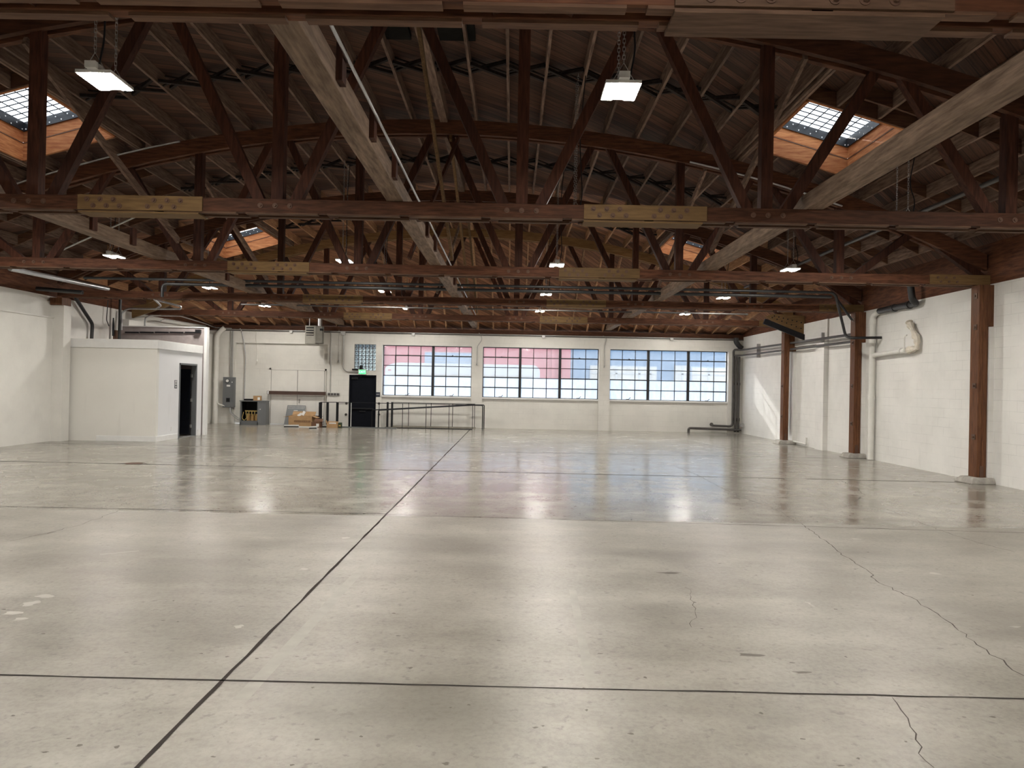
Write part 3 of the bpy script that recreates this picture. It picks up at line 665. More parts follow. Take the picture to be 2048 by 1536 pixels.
m = MB(); m.box((XL+.04, 19.0, 3.665), (XL+.36, 19.4, CHB-.012)); tag(obj('bearing_block', m, 'post_wood'), 'dark wooden bearing block on top of the left wall pilaster', 'block')

# ================================================================ lamps
def make_lamp(x, y, z):
    t = thing('high_bay_light', (x, y, z), '', 'ceiling light', 'twin panel high bay lights')
    m = MB(); m.box((x-.165, y-.20, z), (x-.05, y+.20, z+.03)); m.box((x+.05, y-.20, z), (x+.165, y+.20, z+.03)); m.box((x-.05, y-.20, z+.004), (x+.05, y+.20, z+.05)); obj('housing', m, 'lamp_body', t)
    m = MB(); m.box((x-.05, y-.25, z+.03), (x+.05, y-.12, z+.09)); m.box((x-.03, y-.1, z+.05), (x+.03, y+.2, z+.09)); obj('driver_box', m, 'lamp_body', t)
    for s in (-1, 1):
        m = MB(); m.box((x+s*.108-.047, y-.185, z-.006), (x+s*.108+.047, y+.185, z-.001)); obj('glow_panel', m, 'lamp_glow', t)
    ztop = rb(x); H = ztop-z
    for s in (-1, 1):
        m = MB(); yy = y+s*.17; zz = z+.2; k = 0
        m.tube([(x-.1, yy, z+.03), (x, yy, z+.2), (x+.1, yy, z+.03)], .004, 4)
        while zz < ztop:
            a = Vector((.011, 0, 0)) if k % 2 else Vector((0, .011, 0)); c = Vector((x, yy, zz))
            m.tube([c+Vector((0, 0, -.008))-a, c+Vector((0, 0, .034))-a, c+Vector((0, 0, .034))+a, c+Vector((0, 0, -.008))+a, c+Vector((0, 0, -.008))-a], .0035, 3)
            zz += .038; k += 1
        obj('chain', m, 'conduit', t)
    m = MB(); m.tube([(x+.06, y-.2, z+.08), (x+.10, y-.2, z+.3), (x+.05, y-.1, z+H*.55), (x+.12, y-.15, ztop)], .009, 6, .2); obj('power_cord', m, 'black_metal', t, smooth=True)
    return t
LX = [-9.25, -3.93, .98, 6.38]; LY = [-3.3, 1.75, 6.75, 11.7, 16.4, 21.6, 26.4]; LZ = 4.53
rown = ['last row behind the view', 'row above the viewer', 'nearest row in view', 'row behind the first full truss', 'row beyond the second full truss', 'row before the farthest truss', 'row closest to the windows']
coln = ['far left', 'left of centre', 'right of centre', 'far right']
for i, x in enumerate(LX):
    pr = None
    for j, y in enumerate(LY):
        lab = 'twin panel light hung on chains, %s, %s' % (coln[i], rown[j])
        if pr is None: pr = make_lamp(x, y, LZ); pr['label'] = lab
        else: dup(pr, (x, y, LZ), lab)

def T1(name, mb, mat, label, cat, group=None, **k):
    return tag(obj(name, mb, mat, **k), label, cat, group)
def text(s, size, loc, mat, parent, rot=(math.pi/2, 0, 0), ext=.002):
    c = bpy.data.curves.new('lettering', 'FONT'); c.body = s; c.size = size; c.extrude = ext; c.align_x = 'CENTER'; c.align_y = 'CENTER'
    c.materials.append(MATS[mat]); tmp = bpy.data.objects.new('lettering_curve', c); me = bpy.data.meshes.new_from_object(tmp); bpy.data.objects.remove(tmp)
    o = bpy.data.objects.new('lettering', me); COL.objects.link(o); o.parent = parent
    o.location = Vector(loc)-world(parent); o.rotation_euler = rot; return o

# ================================================================ white room by the left wall
SX, SY0, SY1, SH = -9.76, 19.5, 22.35, 2.80
d0, d1 = PX(357.5, 800, SX).y, PX(392.5, 800, SX).y; DH = PX(375, 727, SX).z
m = MB(); m.box((XL, SY0, 0), (SX, SY0+.12, SH-.005)); struct('wall_room_front', m, 'clean_white')
m = MB(); m.box((SX-.12, SY0+.12, 0), (SX, d0, SH-.005)); m.box((SX-.12, d1, 0), (SX, SY1, SH-.005)); m.box((SX-.12, d0, DH), (SX, d1, SH-.005)); struct('wall_room_side', m, 'daylit_white')
m = MB(); m.box((XL, SY0+.1, 2.52), (SX-.1, SY1, 2.6)); struct('ceiling_room', m, 'grey_board')
m = MB(); m.box((XL+.3, SY0-.035, SH-.24), (SX+.035, SY0, SH)); m.box((SX, SY0, SH-.24), (SX+.035, SY1-.05, SH)); m.box((XL+.3, SY0-.0, SH-.005), (SX, SY0+.13, SH)); struct('trim_7', m, 'trim_white', bevel=.006)
bx0 = P(193, 880, SY0).x
m = MB(); m.box((bx0, SY0-.02, 0), (SX+.02, SY0, .15)); m.box((SX, SY0, 0), (SX+.02, d0-.08, .15)); struct('baseboard_room', m, 'trim_white', bevel=.004)
m = MB(); m.box((SX, d1+.1, 0), (SX+.03, SY1-.1, .18)); struct('baseboard_room_end', m, 'trim_white')
# doorway
r = bpy.data.objects.new('door_1', None); COL.objects.link(r); r.location = (SX, (d0+d1)/2, 0); r['kind'] = 'structure'
m = MB(); m.box((SX-.13, d0, 0), (SX+.015, d0+.05, DH)); m.box((SX-.13, d1-.05, 0), (SX+.015, d1, DH)); m.box((SX-.13, d0, DH-.05), (SX+.015, d1, DH)); obj('door_frame', m, 'panel_grey', r)
m = MB(); m.bar((SX-.15, d1-.09, 1.05), (SX-.98, d1-.16, 1.05), .045, 2.0, (0, 1, 0)); lf = obj('door_leaf', m, 'black_door', r)
for z in (.3, 1.1, 1.85):
    m = MB(); m.box((SX-.14, d1-.115, z-.05), (SX-.10, d1-.05, z+.05)); obj('hinge', m, 'conduit', lf)
m = MB(); m.box((SX-.14, d0, 0), (SX+.01, d1, .012)); obj('threshold', m, 'conduit', r)
m = MB(); m.box((-12.0, SY0+.6, .1), (-11.9, SY1-.4, 2.3)); 
# restroom sign
c = PX(351.5, 768.5, SX); t = thing('restroom_sign', (SX, c.y, c.z-.12), 'small restroom sign with a white figure beside the dark doorway of the white room', 'sign')
m = MB(); m.box((SX, c.y-.075, c.z-.12), (SX+.006, c.y+.075, c.z+.12)); obj('plate', m, 'sign_navy', t)
m = MB(); m.box((SX+.006, c.y-.06, c.z-.03), (SX+.008, c.y+.06, c.z+.11)); obj('white_field', m, 'paper', t)
m = MB(); m.cyl((SX+.008, c.y, c.z+.085), (SX+.011, c.y, c.z+.085), .014, 12); m.box((SX+.008, c.y-.02, c.z+.02), (SX+.011, c.y+.02, c.z+.065)); m.box((SX+.008, c.y-.016, c.z-.025), (SX+.011, c.y-.004, c.z+.02)); m.box((SX+.008, c.y+.004, c.z-.025), (SX+.011, c.y+.016, c.z+.02)); obj('figure', m, 'sign_navy', t)
m = MB(); m.box((SX+.006, c.y-.05, c.z-.09), (SX+.009, c.y+.05, c.z-.06)); obj('caption_bar', m, 'paper', t)
c = PX(343, 858, SX); m = MB(); m.box((SX, c.y-.04, c.z-.06), (SX+.008, c.y+.04, c.z+.06)); m.box((SX+.008, c.y-.015, c.z+.01), (SX+.010, c.y+.015, c.z+.04)); m.box((SX+.008, c.y-.015, c.z-.04), (SX+.010, c.y+.015, c.z-.01)); T1('wall_outlet', m, 'trim_white', 'white outlet plate low on the side of the white room', 'outlet')
# taller grey partition behind
PXE = P(407, 760, 22.4).x; PH = P(405, 656, 22.4).z
m = MB(); m.box((XL, 22.4, 0), (PXE, 22.52, PH)); struct('wall_partition', m, 'grey_board')
m = MB(); m.box((PXE, 22.38, 0), (PXE+.09, 22.55, PH+.02)); m.box((XL, 22.38, PH), (PXE+.09, 22.55, PH+.03)); struct('trim_8', m, 'trim_white')
m = MB()
for k in range(5): a = P(250+k*30, 664, 22.37); m.box((a.x, 22.36, a.z-.03), (a.x+.42, 22.40, a.z+.012))
m.box((P(390, 664, 22.3).x, 22.30, P(390, 666, 22.3).z), (P(400, 664, 22.3).x, 22.4, P(390, 659, 22.3).z)); T1('slotted_rail', m, 'black_metal', 'dark slotted rail along the top of the grey partition behind the white room', 'rail')

# pipes above the white room
def pipe(pts, r, mat, label, cat='pipe', bend=.12, n=10, name=None, extra=None):
    m = MB(); m.tube(pts, r, n, bend)
    for (p, q, rr) in (extra or []): m.cyl(p, q, rr, 12)
    return T1(name or cat, m, mat, label, cat, smooth=True)
XP = XL+.12
pipe([PX(150, 592, XP), PX(152, 597, XP), PX(185, 648, XP), PX(183, 682, XP)], .05, 'pipe_black', 'black pipe slanting down the left wall into the white room roof', bend=.1)
a, b = P(241, 596, 21.9), P(238, 690, 21.9); pipe([a, b], .045, 'pipe_black', 'black vertical pipe dropping behind the white room roof')
pipe([P(225, 672, 22.1), P(225, 652, 22.1), P(224, 636, 22.1)], .06, 'black_metal', 'short thick black vent stub above the white room', bend=0)
m = MB(); q = P(224, 668, 22.15); m.box((q.x-.2, 22.1, q.z-.3), (q.x+.16, 22.3, q.z+.12)); T1('vent_housing', m, 'rust', 'rusty box under the black vent stub above the white room', 'vent box')
pipe([P(243, 660, 22.2), P(244, 624, 22.2), P(257, 617, 22.2), P(312, 618, 22.0), P(322, 611, 21.4), P(309, 599, 20.8), P(300, 590, 20.6)], .03, 'galvanized', 'silver conduit bending above the white room in a loop', 'conduit', .1)
pipe([P(312, 600, 21), P(362, 613, 21), P(361, 618, 21), P(316, 618, 21.6)], .028, 'galvanized', 'silver hairpin conduit beside the loop above the white room', 'conduit', .05)
pipe([PX(290, 658, -12.13), PX(290, 636, -12.13), PX(301, 631, -12.13), PX(360, 632, -12.13), PX(410, 647, -12.13), PX(430, 655, -12.1), P(463, 657, 28.65)], .022, 'galvanized', 'long thin conduit running along the top of the left wall to the back corner', 'conduit', .1, 8)
pipe([PX(322, 641, -12.1), PX(330, 638, -12.1), PX(412, 652, -12.1)], .02, 'galvanized', 'short thin conduit just under the long one on the left wall', 'conduit', .05, 8)
pipe([PX(216, 600, XP), PX(213, 640, XP), PX(218, 652, XP)], .014, 'pipe_black', 'thin black cable hanging on the left wall above the white room', 'cable', .05, 6)
pipe([PX(20, 537, -11.2), PX(216, 578, -11.2)], .055, 'galvanized', 'thick silver pipe slanting under the left end of the nearer roof bays')
a, b = P(68, 577, 18.4), P(165, 585, 18.4); pipe([Vector((XL+.08, 18.4, a.z)), b], .055, 'pipe_black', 'black pipe leaving the left wall above the pilaster')
# sprinkler mains
zs = P(800, 568, 18.1).z; x0, x1 = P(168, 560, 18.1).x, P(1670, 588, 18.1).x
pipe([(x0, 18.1, zs), (x1, 18.1, zs), PX(1691, 672, 8.6), PX(1700, 676, 8.6), Vector((9.30, 17.9, PX(1765, 675, 9.3).z))], .035, 'pipe_black', 'upper black sprinkler main crossing the whole hall and dropping beside the middle post', 'sprinkler pipe', .15)
z2 = P(800, 577, 18.1).z; x0 = P(325, 568, 18.1).x
pipe([(x0, 18.1, CHB-.05), (x0, 18.1, z2), (x1-.1, 18.1, z2)], .04, 'pipe_black', 'lower black sprinkler main crossing the whole hall just under its twin', 'sprinkler pipe', .12)
pipe([(-8.6, 22.4, P(800, 615, 22.4).z), (7.4, 22.4, P(800, 615, 22.4).z)], .025, 'pipe_dark', 'thin dark pipe crossing the hall in front of the farthest truss', 'sprinkler pipe')
pipe([(7.55, 11, rb(7.55)-.12), (7.55, 23.2, rb(7.55)-.12)], .04, 'pipe_dark', 'dark pipe running front to back under the rafters on the right side', 'sprinkler pipe')
pipe([(x, TY[2]-.16, arc(x, AT-.02)) for x in (-11.2, -10.4, -9.6, -8.8, -8, -7.2, -6.6)], .018, 'galvanized', 'thin bright conduit following the arch of the second full truss on the left', 'conduit', 0, 6)
pipe([(x, TY[2]-.16, arc(x, .02)) for x in (3.4, 4.2, 5.0, 5.8, 6.4)], .018, 'galvanized', 'thin bright conduit following the arch of the second full truss on the right', 'conduit', 0, 6)
brace((-10.9, 16.5, 4.5), (-8.2, 15.6, 5.35), .03, .03, 'thin pale rod slanting up in the left of the third roof bay', 'conduit')
pipe([P(1675, 600, 18.3), P(1704, 640, 18.3)], .03, 'pipe_black', 'short black pipe leaning against the middle wooden post')

# right wall pipes
XW = XR-.12
u0, u1 = PX(1490, 699, XW-.06), PX(1700, 669.6, XW-.06); l0, l1 = PX(1490, 710, XW-.06), PX(1700, 684, XW-.06)
pipe([(8.9, 28.55, u0.z), (XW-.06, 28.45, u0.z), (XW-.06, 19.1, u1.z)], .038, 'pipe_dark', 'upper of the two dark pipes running along the right wall from the window corner', bend=.2)
pipe([(8.95, 28.6, l0.z), (XW-.06, 28.4, l0.z), (XW-.06, 19.1, l1.z)], .038, 'pipe_dark', 'lower of the two dark pipes running along the right wall from the window corner', bend=.2)
for y, lab in ((26.8, 'near the window corner'), (21.2, 'between the middle and farthest posts')):
    m = MB(); m.box((XW-.015, y-.02, l0.z-.15), (XR-.001, y+.02, u0.z+.15)); T1('pipe_bracket', m, 'conduit', 'dark bracket strap holding the wall pipes %s' % lab, 'bracket')
for x, r, lab in ((9.16, .045, 'right'), (9.04, .05, 'left')):
    pipe([(x, 28.68, 3.1), (x, 28.68, .12), (x, 28.68, .05)], r, 'pipe_dark', '%s of the two dark vertical pipes in the window corner' % lab, bend=0,
         extra=[((x, 28.68, 1.95), (x, 28.68, 2.05), r*1.35), ((x, 28.68, .5), (x, 28.68, .62), r*1.35)])
pipe([P(1472, 676, 28.6), P(1472, 684, 28.6), P(1478, 692, 28.6), P(1484, 697, 28.6)], .10, 'pipe_black', 'thick black elbow at the top of the window corner', bend=.1)
pipe([P(1478, 699, 28.55), P(1467, 700, 28.65), P(1467, 710, 28.7), P(1465, 853, 28.7), P(1424, 851, 28.7), P(1423, 848, 28.75)], .045, 'pipe_dark', 'dark pipe down the pier right of the window, turning left near the floor', bend=.15, extra=[(P(1423, 849, 28.62), P(1423, 849, 28.8), .075)])
a, b = P(1377, 866, 28.6), P(1378, 856, 28.6)
pipe([(a.x, 28.6, 0), (a.x, 28.6, b.z), (P(1482, 860, 28.6).x, 28.6, P(1482, 860, 28.6).z)], .05, 'pipe_dark', 'lowest dark pipe along the floor below the right window', bend=.12)
m = MB(); q = P(1484, 850, 28.5); m.cyl((q.x, 28.45, q.z), (q.x, 28.5, q.z), .08, 14); m.cyl((q.x-.05, 28.5, q.z-.05), (q.x-.05, 28.6, q.z-.05), .04, 10); T1('valve', m, 'conduit', 'small pale valve wheel on the corner pipes near the floor', 'valve')
m = MB(); a = PX(1587, 882, XR-.08); b = PX(1612, 893, XR-.08); m.tube([(XR-.08, a.y, .1), (XR-.08, b.y, .08), (XR-.08, b.y-.02, .3)], .03, 8, .05); T1('pipe', m, 'pipe_white', 'short white pipe along the floor between the farthest and middle posts', 'pipe', smooth=True)
# white drain pipe
XD = XR-.10; yd = PX(1743, 800, XD).y
t = thing('drain_pipe', (XD, yd, 0), 'tall white drain pipe standing against the right wall beside the middle post', 'pipe')
m = MB(); m.tube([(XD, yd, .02), (XD, yd, 3.72), (XD, yd-.3, 3.80)], .075, 14, .12); obj('stack', m, 'pipe_white', t, smooth=True)
for z in (1.55, 3.0, 3.5): m = MB(); m.cyl((XD, yd, z), (XD, yd, z+.12), .088, 14); obj('coupling', m, 'pipe_white', t, smooth=True)
z0 = PX(1743, 711, XD).z
e1 = PX(1815, 701, XD); e2 = PX(1834, 697, XD); e3 = PX(1834, 678, XD); e4 = PX(1822, 652, XD)
m = MB(); m.tube([(XD, yd, z0), (XD, e1.y, e1.z)], .06, 12); obj('branch', m, 'pipe_white', t, smooth=True)
for q in (.3, .12): m = MB(); m.cyl((XD, e1.y+q, e1.z-.0), (XD, e1.y+q-.07, e1.z), .075, 12); obj('coupling', m, 'pipe_white', t, smooth=True)
pts = [Vector((XD, e1.y, e1.z)), e2, e3, e4, e4+Vector((0, .1, .12))]; m = MB()
fine = []
for i in range(len(pts)-1):
    for k in range(5): fine.append(pts[i].lerp(pts[i+1], k/5))
m.tube(fine, [.068*random.uniform(.7, 1.4) for _ in fine], 9); obj('insulation', m, 'foam', t)
q = PX(1828, 683, XD); m = MB(); m.tube([(XD-.03, q.y+.35, e1.z+.05), (XD-.03, q.y+.35, e1.z+.33), (XD-.03, q.y+.25, e1.z+.36)], .014, 6, .04); obj('vent_tube', m, 'pipe_white', t)
a = PX(1748, 626, XD); b = PX(1833, 597, XD)
pipe([(XD, yd-.32, 3.80), (XD, b.y, 3.80), (XD-.15, b.y-.1, 3.86), (XD-.2, b.y-.1, 4.2)], .075, 'pipe_black', 'thick black pipe running from the drain elbow up into the roof', bend=.15, n=12, extra=[((XD, b.y+.9, 3.80), (XD, b.y+1.0, 3.80), .095), ((XD, b.y+.25, 3.80), (XD, b.y+.35, 3.80), .095)])

# ================================================================ back wall items
yw = YB
def onwall(u, v, y=None): return P(u, v, yw if y is None else y)
# black exit door
r = bpy.data.objects.new('door_2', None); COL.objects.link(r); r.location = ((DX0+DX1)/2, YB+.1, -.33); r['kind'] = 'structure'
m = MB(); m.box((DX0, YB-.01, -.33), (DX0+.06, YB+.2, DZ1)); m.box((DX1-.06, YB-.01, -.33), (DX1, YB+.2, DZ1)); m.box((DX0, YB-.01, DZ1-.06), (DX1, YB+.2, DZ1)); obj('door_frame', m, 'black_door', r)
m = MB(); m.box((DX0+.06, YB+.05, -.33), (DX1-.06, YB+.10, DZ1-.06)); lf = obj('door_leaf', m, 'black_door', r)
xm = (DX0+DX1)/2
q = onwall(727, 823); m = MB(); m.box((xm-.12, YB-.0, q.z-.02), (xm+.12, YB+.05, q.z+.03)); obj('mail_slot', m, 'black_metal', lf)
m = MB(); m.box((DX0+.09, YB, DZ1-.18), (DX0+.34, YB+.05, DZ1-.10)); m.bar((DX0+.2, YB-.0, DZ1-.10), (DX0+.5, YB+.03, DZ1-.07), .02, .02); obj('door_closer', m, 'black_metal', lf)
m = MB(); m.box((DX0+.1, YB-.02, .68), (DX1-.1, YB+.04, .73)); obj('push_bar', m, 'black_metal', lf)
m = MB(); m.box((DX0, YB+.2, -.35), (DX1, YB+.3, DZ1)); struct('trim_9', m, 'black_door')
# exit signs
q = onwall(725.5, 744); t = thing('exit_sign', (q.x, YB, q.z-.12), 'glowing green exit sign over the black door', 'sign')
m = MB(); m.box((q.x-.17, YB-.09, q.z-.11), (q.x+.17, YB-.02, q.z+.11)); obj('housing', m, 'lamp_body', t, bevel=.01)
m = MB(); m.box((q.x-.135, YB-.096, q.z-.08), (q.x+.135, YB-.09, q.z+.08)); obj('green_face', m, 'exit_green', t)
text('EXIT', .13, (q.x, YB-.098, q.z), 'exit_letters', t)
m = MB(); m.cyl((q.x-.06, YB-.06, q.z+.11), (q.x-.06, YB-.06, q.z+.24), .07, 14); m.box((q.x-.10, YB-.10, q.z+.2), (q.x+.0, YB-.0, q.z+.27)); obj('lamp_head', m, 'black_metal', t)
m = MB(); m.cyl((q.x+.20, YB-.08, q.z+.02), (q.x+.20, YB-.02, q.z+.02), .04, 12); obj('lamp_head', m, 'lamp_body', t)
q = onwall(712, 739.5); m = MB(); m.box((q.x-.15, YB-.05, q.z-.02), (q.x+.13, YB-.0, q.z+.04)); T1('dark_ledge', m, 'black_metal', 'small dark shelf at the lower left corner of the glass block window', 'shelf')
q = onwall(756, 789); t = thing('wall_sign', (q.x, YB, q.z-.09), 'small dark exit plate on the wall right of the black door', 'sign')
m = MB(); m.box((q.x-.085, YB-.012, q.z-.095), (q.x+.085, YB, q.z+.095)); obj('plate', m, 'sign_navy', t); text('EXIT', .062, (q.x, YB-.014, q.z+.0), 'paper', t)
# round wall plates
for u, v, lab in ((693, 807, 'upper of the two round plates left of the black door'), (692, 829, 'lower of the two round plates left of the black door'), (758, 807, 'upper of the two round plates right of the black door'), (758, 829, 'lower of the two round plates right of the black door')):
    q = onwall(u, v); m = MB(); m.cyl((q.x, YB, q.z), (q.x, YB-.02, q.z), .05, 16); m.cyl((q.x, YB-.02, q.z), (q.x, YB-.06, q.z), .018, 8); T1('wall_plate', m, 'pipe_dark', lab, 'plate')
# boxed double doors in the recess
yr = YB+.12
r = bpy.data.objects.new('door_3', None); COL.objects.link(r); r.location = (P(596, 845, yr).x, yr, 0); r['kind'] = 'structure'
a, b, c = P(543, 741, yr).x, P(596, 741, yr).x, P(650, 741, yr).x; zt = P(596, 741, yr).z
for x0, x1 in ((a+.012, b-.010), (b+.010, c-.012)):
    m = MB(); m.box((x0, yr-.035, .02), (x1, yr-.006, zt)); lf = obj('door_leaf', m, 'wall_paint', r)
    if x1 > b+.1:
        q = P(599, 800, yr); m = MB(); m.cyl((q.x, yr-.035, q.z), (q.x, yr-.05, q.z), .045, 14); m.cyl((q.x, yr-.05, q.z), (q.x, yr-.10, q.z), .03, 12); m.box((q.x-.025, yr-.05, q.z-.13), (q.x+.025, yr-.035, q.z-.06)); obj('door_knob', m, 'conduit', lf)
m = MB(); m.box((a-.08, yr-.03, 0), (a-.005, yr, zt+.08)); m.box((c+.005, yr-.03, 0), (c+.06, yr, zt+.08)); m.box((a-.08, yr-.03, zt+.01), (c+.06, yr, zt+.08)); obj('door_frame', m, 'wall_paint', r); m = MB(); m.box((a-.005, yr-.006, .005), (c+.005, yr-.001, zt+.015)); obj('door_gap', m, 'pipe_dark', r)
a, b = P(534, 785, YB-.06), P(651, 788, YB-.06)
m = MB(); m.box((a.x, YB-.08, a.z-.07), (b.x, YB-.03, a.z+.07)); t = thing('barrier_bar', (a.x, YB, a.z), 'long brown bar mounted across the painted double doors', 'bar'); obj('bar', m, 'brown_rail', t)
for x in (a.x, b.x-.1): m = MB(); m.box((x, YB-.03, a.z-.04), (x+.06, YB+.12 if x > RX0 and x < RX1-.1 else YB, a.z+.04)); obj('bracket', m, 'lamp_body', t)
m = MB(); m.box((a.x+.02, YB-.085, a.z-.06), (a.x+.08, YB-.08, a.z+.06)); obj('end_tape', m, 'caulk_white', t)
# hanging heater
q0, q1 = P(612, 688, 28.0), P(634, 652, 28.0); qr = P(648, 688, 28.45)
t = thing('unit_heater', (q0.x, 28.0, q0.z), 'boxy beige unit heater with louvres hanging by the back wall above the painted double doors', 'heater')
xa, xb, za, zb2 = q0.x, qr.x+.02, q0.z, q1.z+.0; ym = 27.85
m = MB(); m.box((xa, ym, za), (xb-.2, ym+.55, zb2)); m.prism([(xb-.2, ym), (xb, ym+.2), (xb, ym+.5), (xb-.2, ym+.55)], za+.04, zb2, 'z'); obj('casing', m, 'heater_beige', t, bevel=.01)
m = MB(); m.box((xa+.04, ym-.004, za+.33), (xb-.27, ym, zb2-.04)); obj('louvre_opening', m, 'black_metal', t)
for k in range(4):
    z = za+.36+k*.1; m = MB(); m.poly([(xa+.04, ym-.03, z), (xb-.27, ym-.03, z), (xb-.27, ym-.002, z+.05), (xa+.04, ym-.002, z+.05), (xa+.04, ym-.025, z-.006), (xb-.27, ym-.025, z-.006), (xb-.27, ym, z+.044), (xa+.04, ym, z+.044)], [(0, 1, 2, 3), (4, 5, 6, 7), (0, 1, 5, 4), (2, 3, 7, 6), (1, 2, 6, 5), (0, 3, 7, 4)]); obj('louvre', m, 'heater_beige', t)
m = MB(); m.box((xb-.1, ym-.0+.13, zb2-.18), (xb+.002, ym+.4, zb2-.1)); obj('vent_slot', m, 'black_metal', t)
for x in (xa+.08, xb-.1): m = MB(); m.cyl((x, ym+.3, zb2), (x, ym+.3, 4.35), .012, 6); obj('hanger_rod', m, 'conduit', t)
m = MB(); m.cyl((xb-.15, ym+.4, zb2), (xb-.15, ym+.4, 4.3), .09, 12); obj('flue', m, 'galvanized', t, smooth=True)
# conduits on the back wall
zc_ = WTB-.02
pipe([(P(440, 657, 28.7).x, YB-.06, zc_+.03), (P(1470, 677, 28.7).x, YB-.06, zc_+.03)], .02, 'conduit', 'long thin grey conduit running along the top edge of the back wall', 'conduit')
for u, lab in ((583, 'left of the heater'), (827, 'above the left window'), (1087, 'above the middle window'), (1343, 'above the right window')):
    q = onwall(u, 666+.02*(u-827)); m = MB(); m.box((q.x-.06, YB-.09, zc_-.07), (q.x+.06, YB-.01, zc_+.03)); T1('junction_box', m, 'conduit', 'small grey junction box on the top conduit %s' % lab, 'junction box')
def drop(us, label, vend, ball=True, r=.012, mat='conduit'):
    pts = [onwall(u, v, YB-.03) for u, v in us]; m = MB(); m.tube(pts, r, 7, .08)
    e = pts[-1]
    if ball: m.cyl(e+Vector((0, -.01, .04)), e+Vector((0, -.01, -.05)), .02, 8, r2=.035)
    T1('drop_cord', m, mat, label, 'cord', smooth=True)
drop([(958, 666), (963, 672), (964, 680), (955, 692), (954, 728)], 'curved grey drop cord on the pier between the left and middle windows', 0)
drop([(1206, 672), (1213, 676), (1212, 684), (1209, 694), (1209, 733)], 'curved grey drop cord on the pier between the middle and right windows', 0)
drop([(678, 660), (678, 722)], 'thin straight drop cord left of the glass block window', 0, r=.008)
drop([(512, 658), (512, 682), (514, 685), (514, 720)], 'thin pale drop cord on the back wall right of the curved conduit', 0, r=.008, mat='pipe_white')
pipe([onwall(661, 662, YB-.03), onwall(662, 668, YB-.03), onwall(660, 780, YB-.03), onwall(661, 784, YB-.03)], .014, 'conduit', 'thin grey conduit dropping to the row of four outlets', 'conduit', .03, 6)
pipe([onwall(687, 664, YB-.04), onwall(687, 690, YB-.04), onwall(686, 736, YB-.04), onwall(692, 743, YB-.04), onwall(717, 744.5, YB-.04)], .02, 'conduit', 'grey conduit dropping and turning right to the green exit sign', 'conduit', .12, 8)
q = onwall(687, 667); m = MB(); m.box((q.x-.09, YB-.10, q.z-.06), (q.x+.09, YB, q.z+.07)); T1('junction_box', m, 'conduit', 'square grey junction box above the exit sign conduit', 'junction box')
t = None
q = onwall(667.5, 788.5); t = thing('outlet_box', (q.x, YB, q.z-.05), 'row of four round grey outlets on the wall right of the painted double doors', 'outlet')
m = MB(); m.box((q.x-.24, YB-.04, q.z-.055), (q.x+.24, YB, q.z+.055)); obj('back_box', m, 'conduit', t)
for k in range(4): m = MB(); x = q.x-.18+k*.12; m.cyl((x, YB-.04, q.z), (x, YB-.06, q.z), .045, 14); m.cyl((x, YB-.06, q.z), (x, YB-.064, q.z), .026, 10); obj('outlet_face', m, 'pipe_dark', t)

# corner white pipe
XQ = P(432, 760, 28.6).x
t = thing('corner_pipe', (XQ, 28.6, 0), 'tall cream pipe standing in the back left corner', 'pipe')
m = MB(); m.tube([(XQ, 28.62, 0), (XQ, 28.62, P(432, 672, 28.6).z), (XQ+.1, 28.62, P(440, 663, 28.6).z), (XQ+.28, 28.66, P(440, 655, 28.6).z)], .095, 14, .12); obj('stack', m, 'pipe_white', t, smooth=True)
for v in (699, 765): z = P(432, v, 28.6).z; m = MB(); m.cyl((XQ, 28.62, z), (XQ, 28.62, z+.1), .108, 14); obj('coupling', m, 'pipe_white', t, smooth=True)
m = MB(); m.tube([(XQ+.05, 28.6, .95), (XQ+.12, 28.55, .78), (XQ+.42, 28.6, .70)], .028, 8, .1); obj('branch', m, 'pipe_white', t, smooth=True)
# electrical panel
a, b = P(446, 754, YB-.22), P(466.5, 815, YB-.22)
t = thing('electrical_panel', ((a.x+b.x)/2, YB, b.z), 'tall grey electrical cabinet with a round meter on the back wall', 'electrical panel')
m = MB(); m.box((a.x, YB-.22, b.z), (b.x, YB, a.z)); obj('cabinet', m, 'panel_grey', t, bevel=.008)
xm = (a.x+b.x)/2; W_ = b.x-a.x
m = MB(); m.box((a.x+.02, YB-.232, b.z+.44), (b.x-.02, YB-.22, a.z-.02)); obj('door', m, 'panel_grey', t)
m = MB(); m.box((a.x+.02, YB-.232, b.z+.02), (b.x-.02, YB-.22, b.z+.43)); obj('door', m, 'panel_grey', t)
m = MB(); m.cyl((xm-.02, YB-.232, a.z-.15), (xm-.02, YB-.27, a.z-.15), .085, 20); m2 = MB(); m2.cyl((xm-.02, YB-.27, a.z-.15), (xm-.02, YB-.285, a.z-.15), .055, 20); mt = obj('meter', m, 'panel_dark', t); obj('meter_glass', m2, 'paper', mt)
m = MB(); m.box((xm-.06, YB-.235, a.z-.38), (xm+.08, YB-.231, a.z-.31)); obj('label_plate', m, 'paper', t)
m = MB(); m.box((xm-.06, YB-.255, b.z+.22), (xm+.08, YB-.231, b.z+.38)); obj('breaker_handle', m, 'black_metal', t)
m = MB(); m.cyl((b.x-.06, YB-.232, a.z-.2), (b.x-.06, YB-.25, a.z-.2), .02, 8); obj('latch', m, 'caulk_white', t)
for k, (u, lab) in enumerate(((462, 'left'), (465.5, 'right'))):
    x = P(u, 700, YB-.05).x
    pipe([(x, YB-.06, a.z), (x, YB-.06, WTB-.05)], .026, 'conduit', '%s of the paired vertical conduits above the electrical panel' % lab, 'conduit')
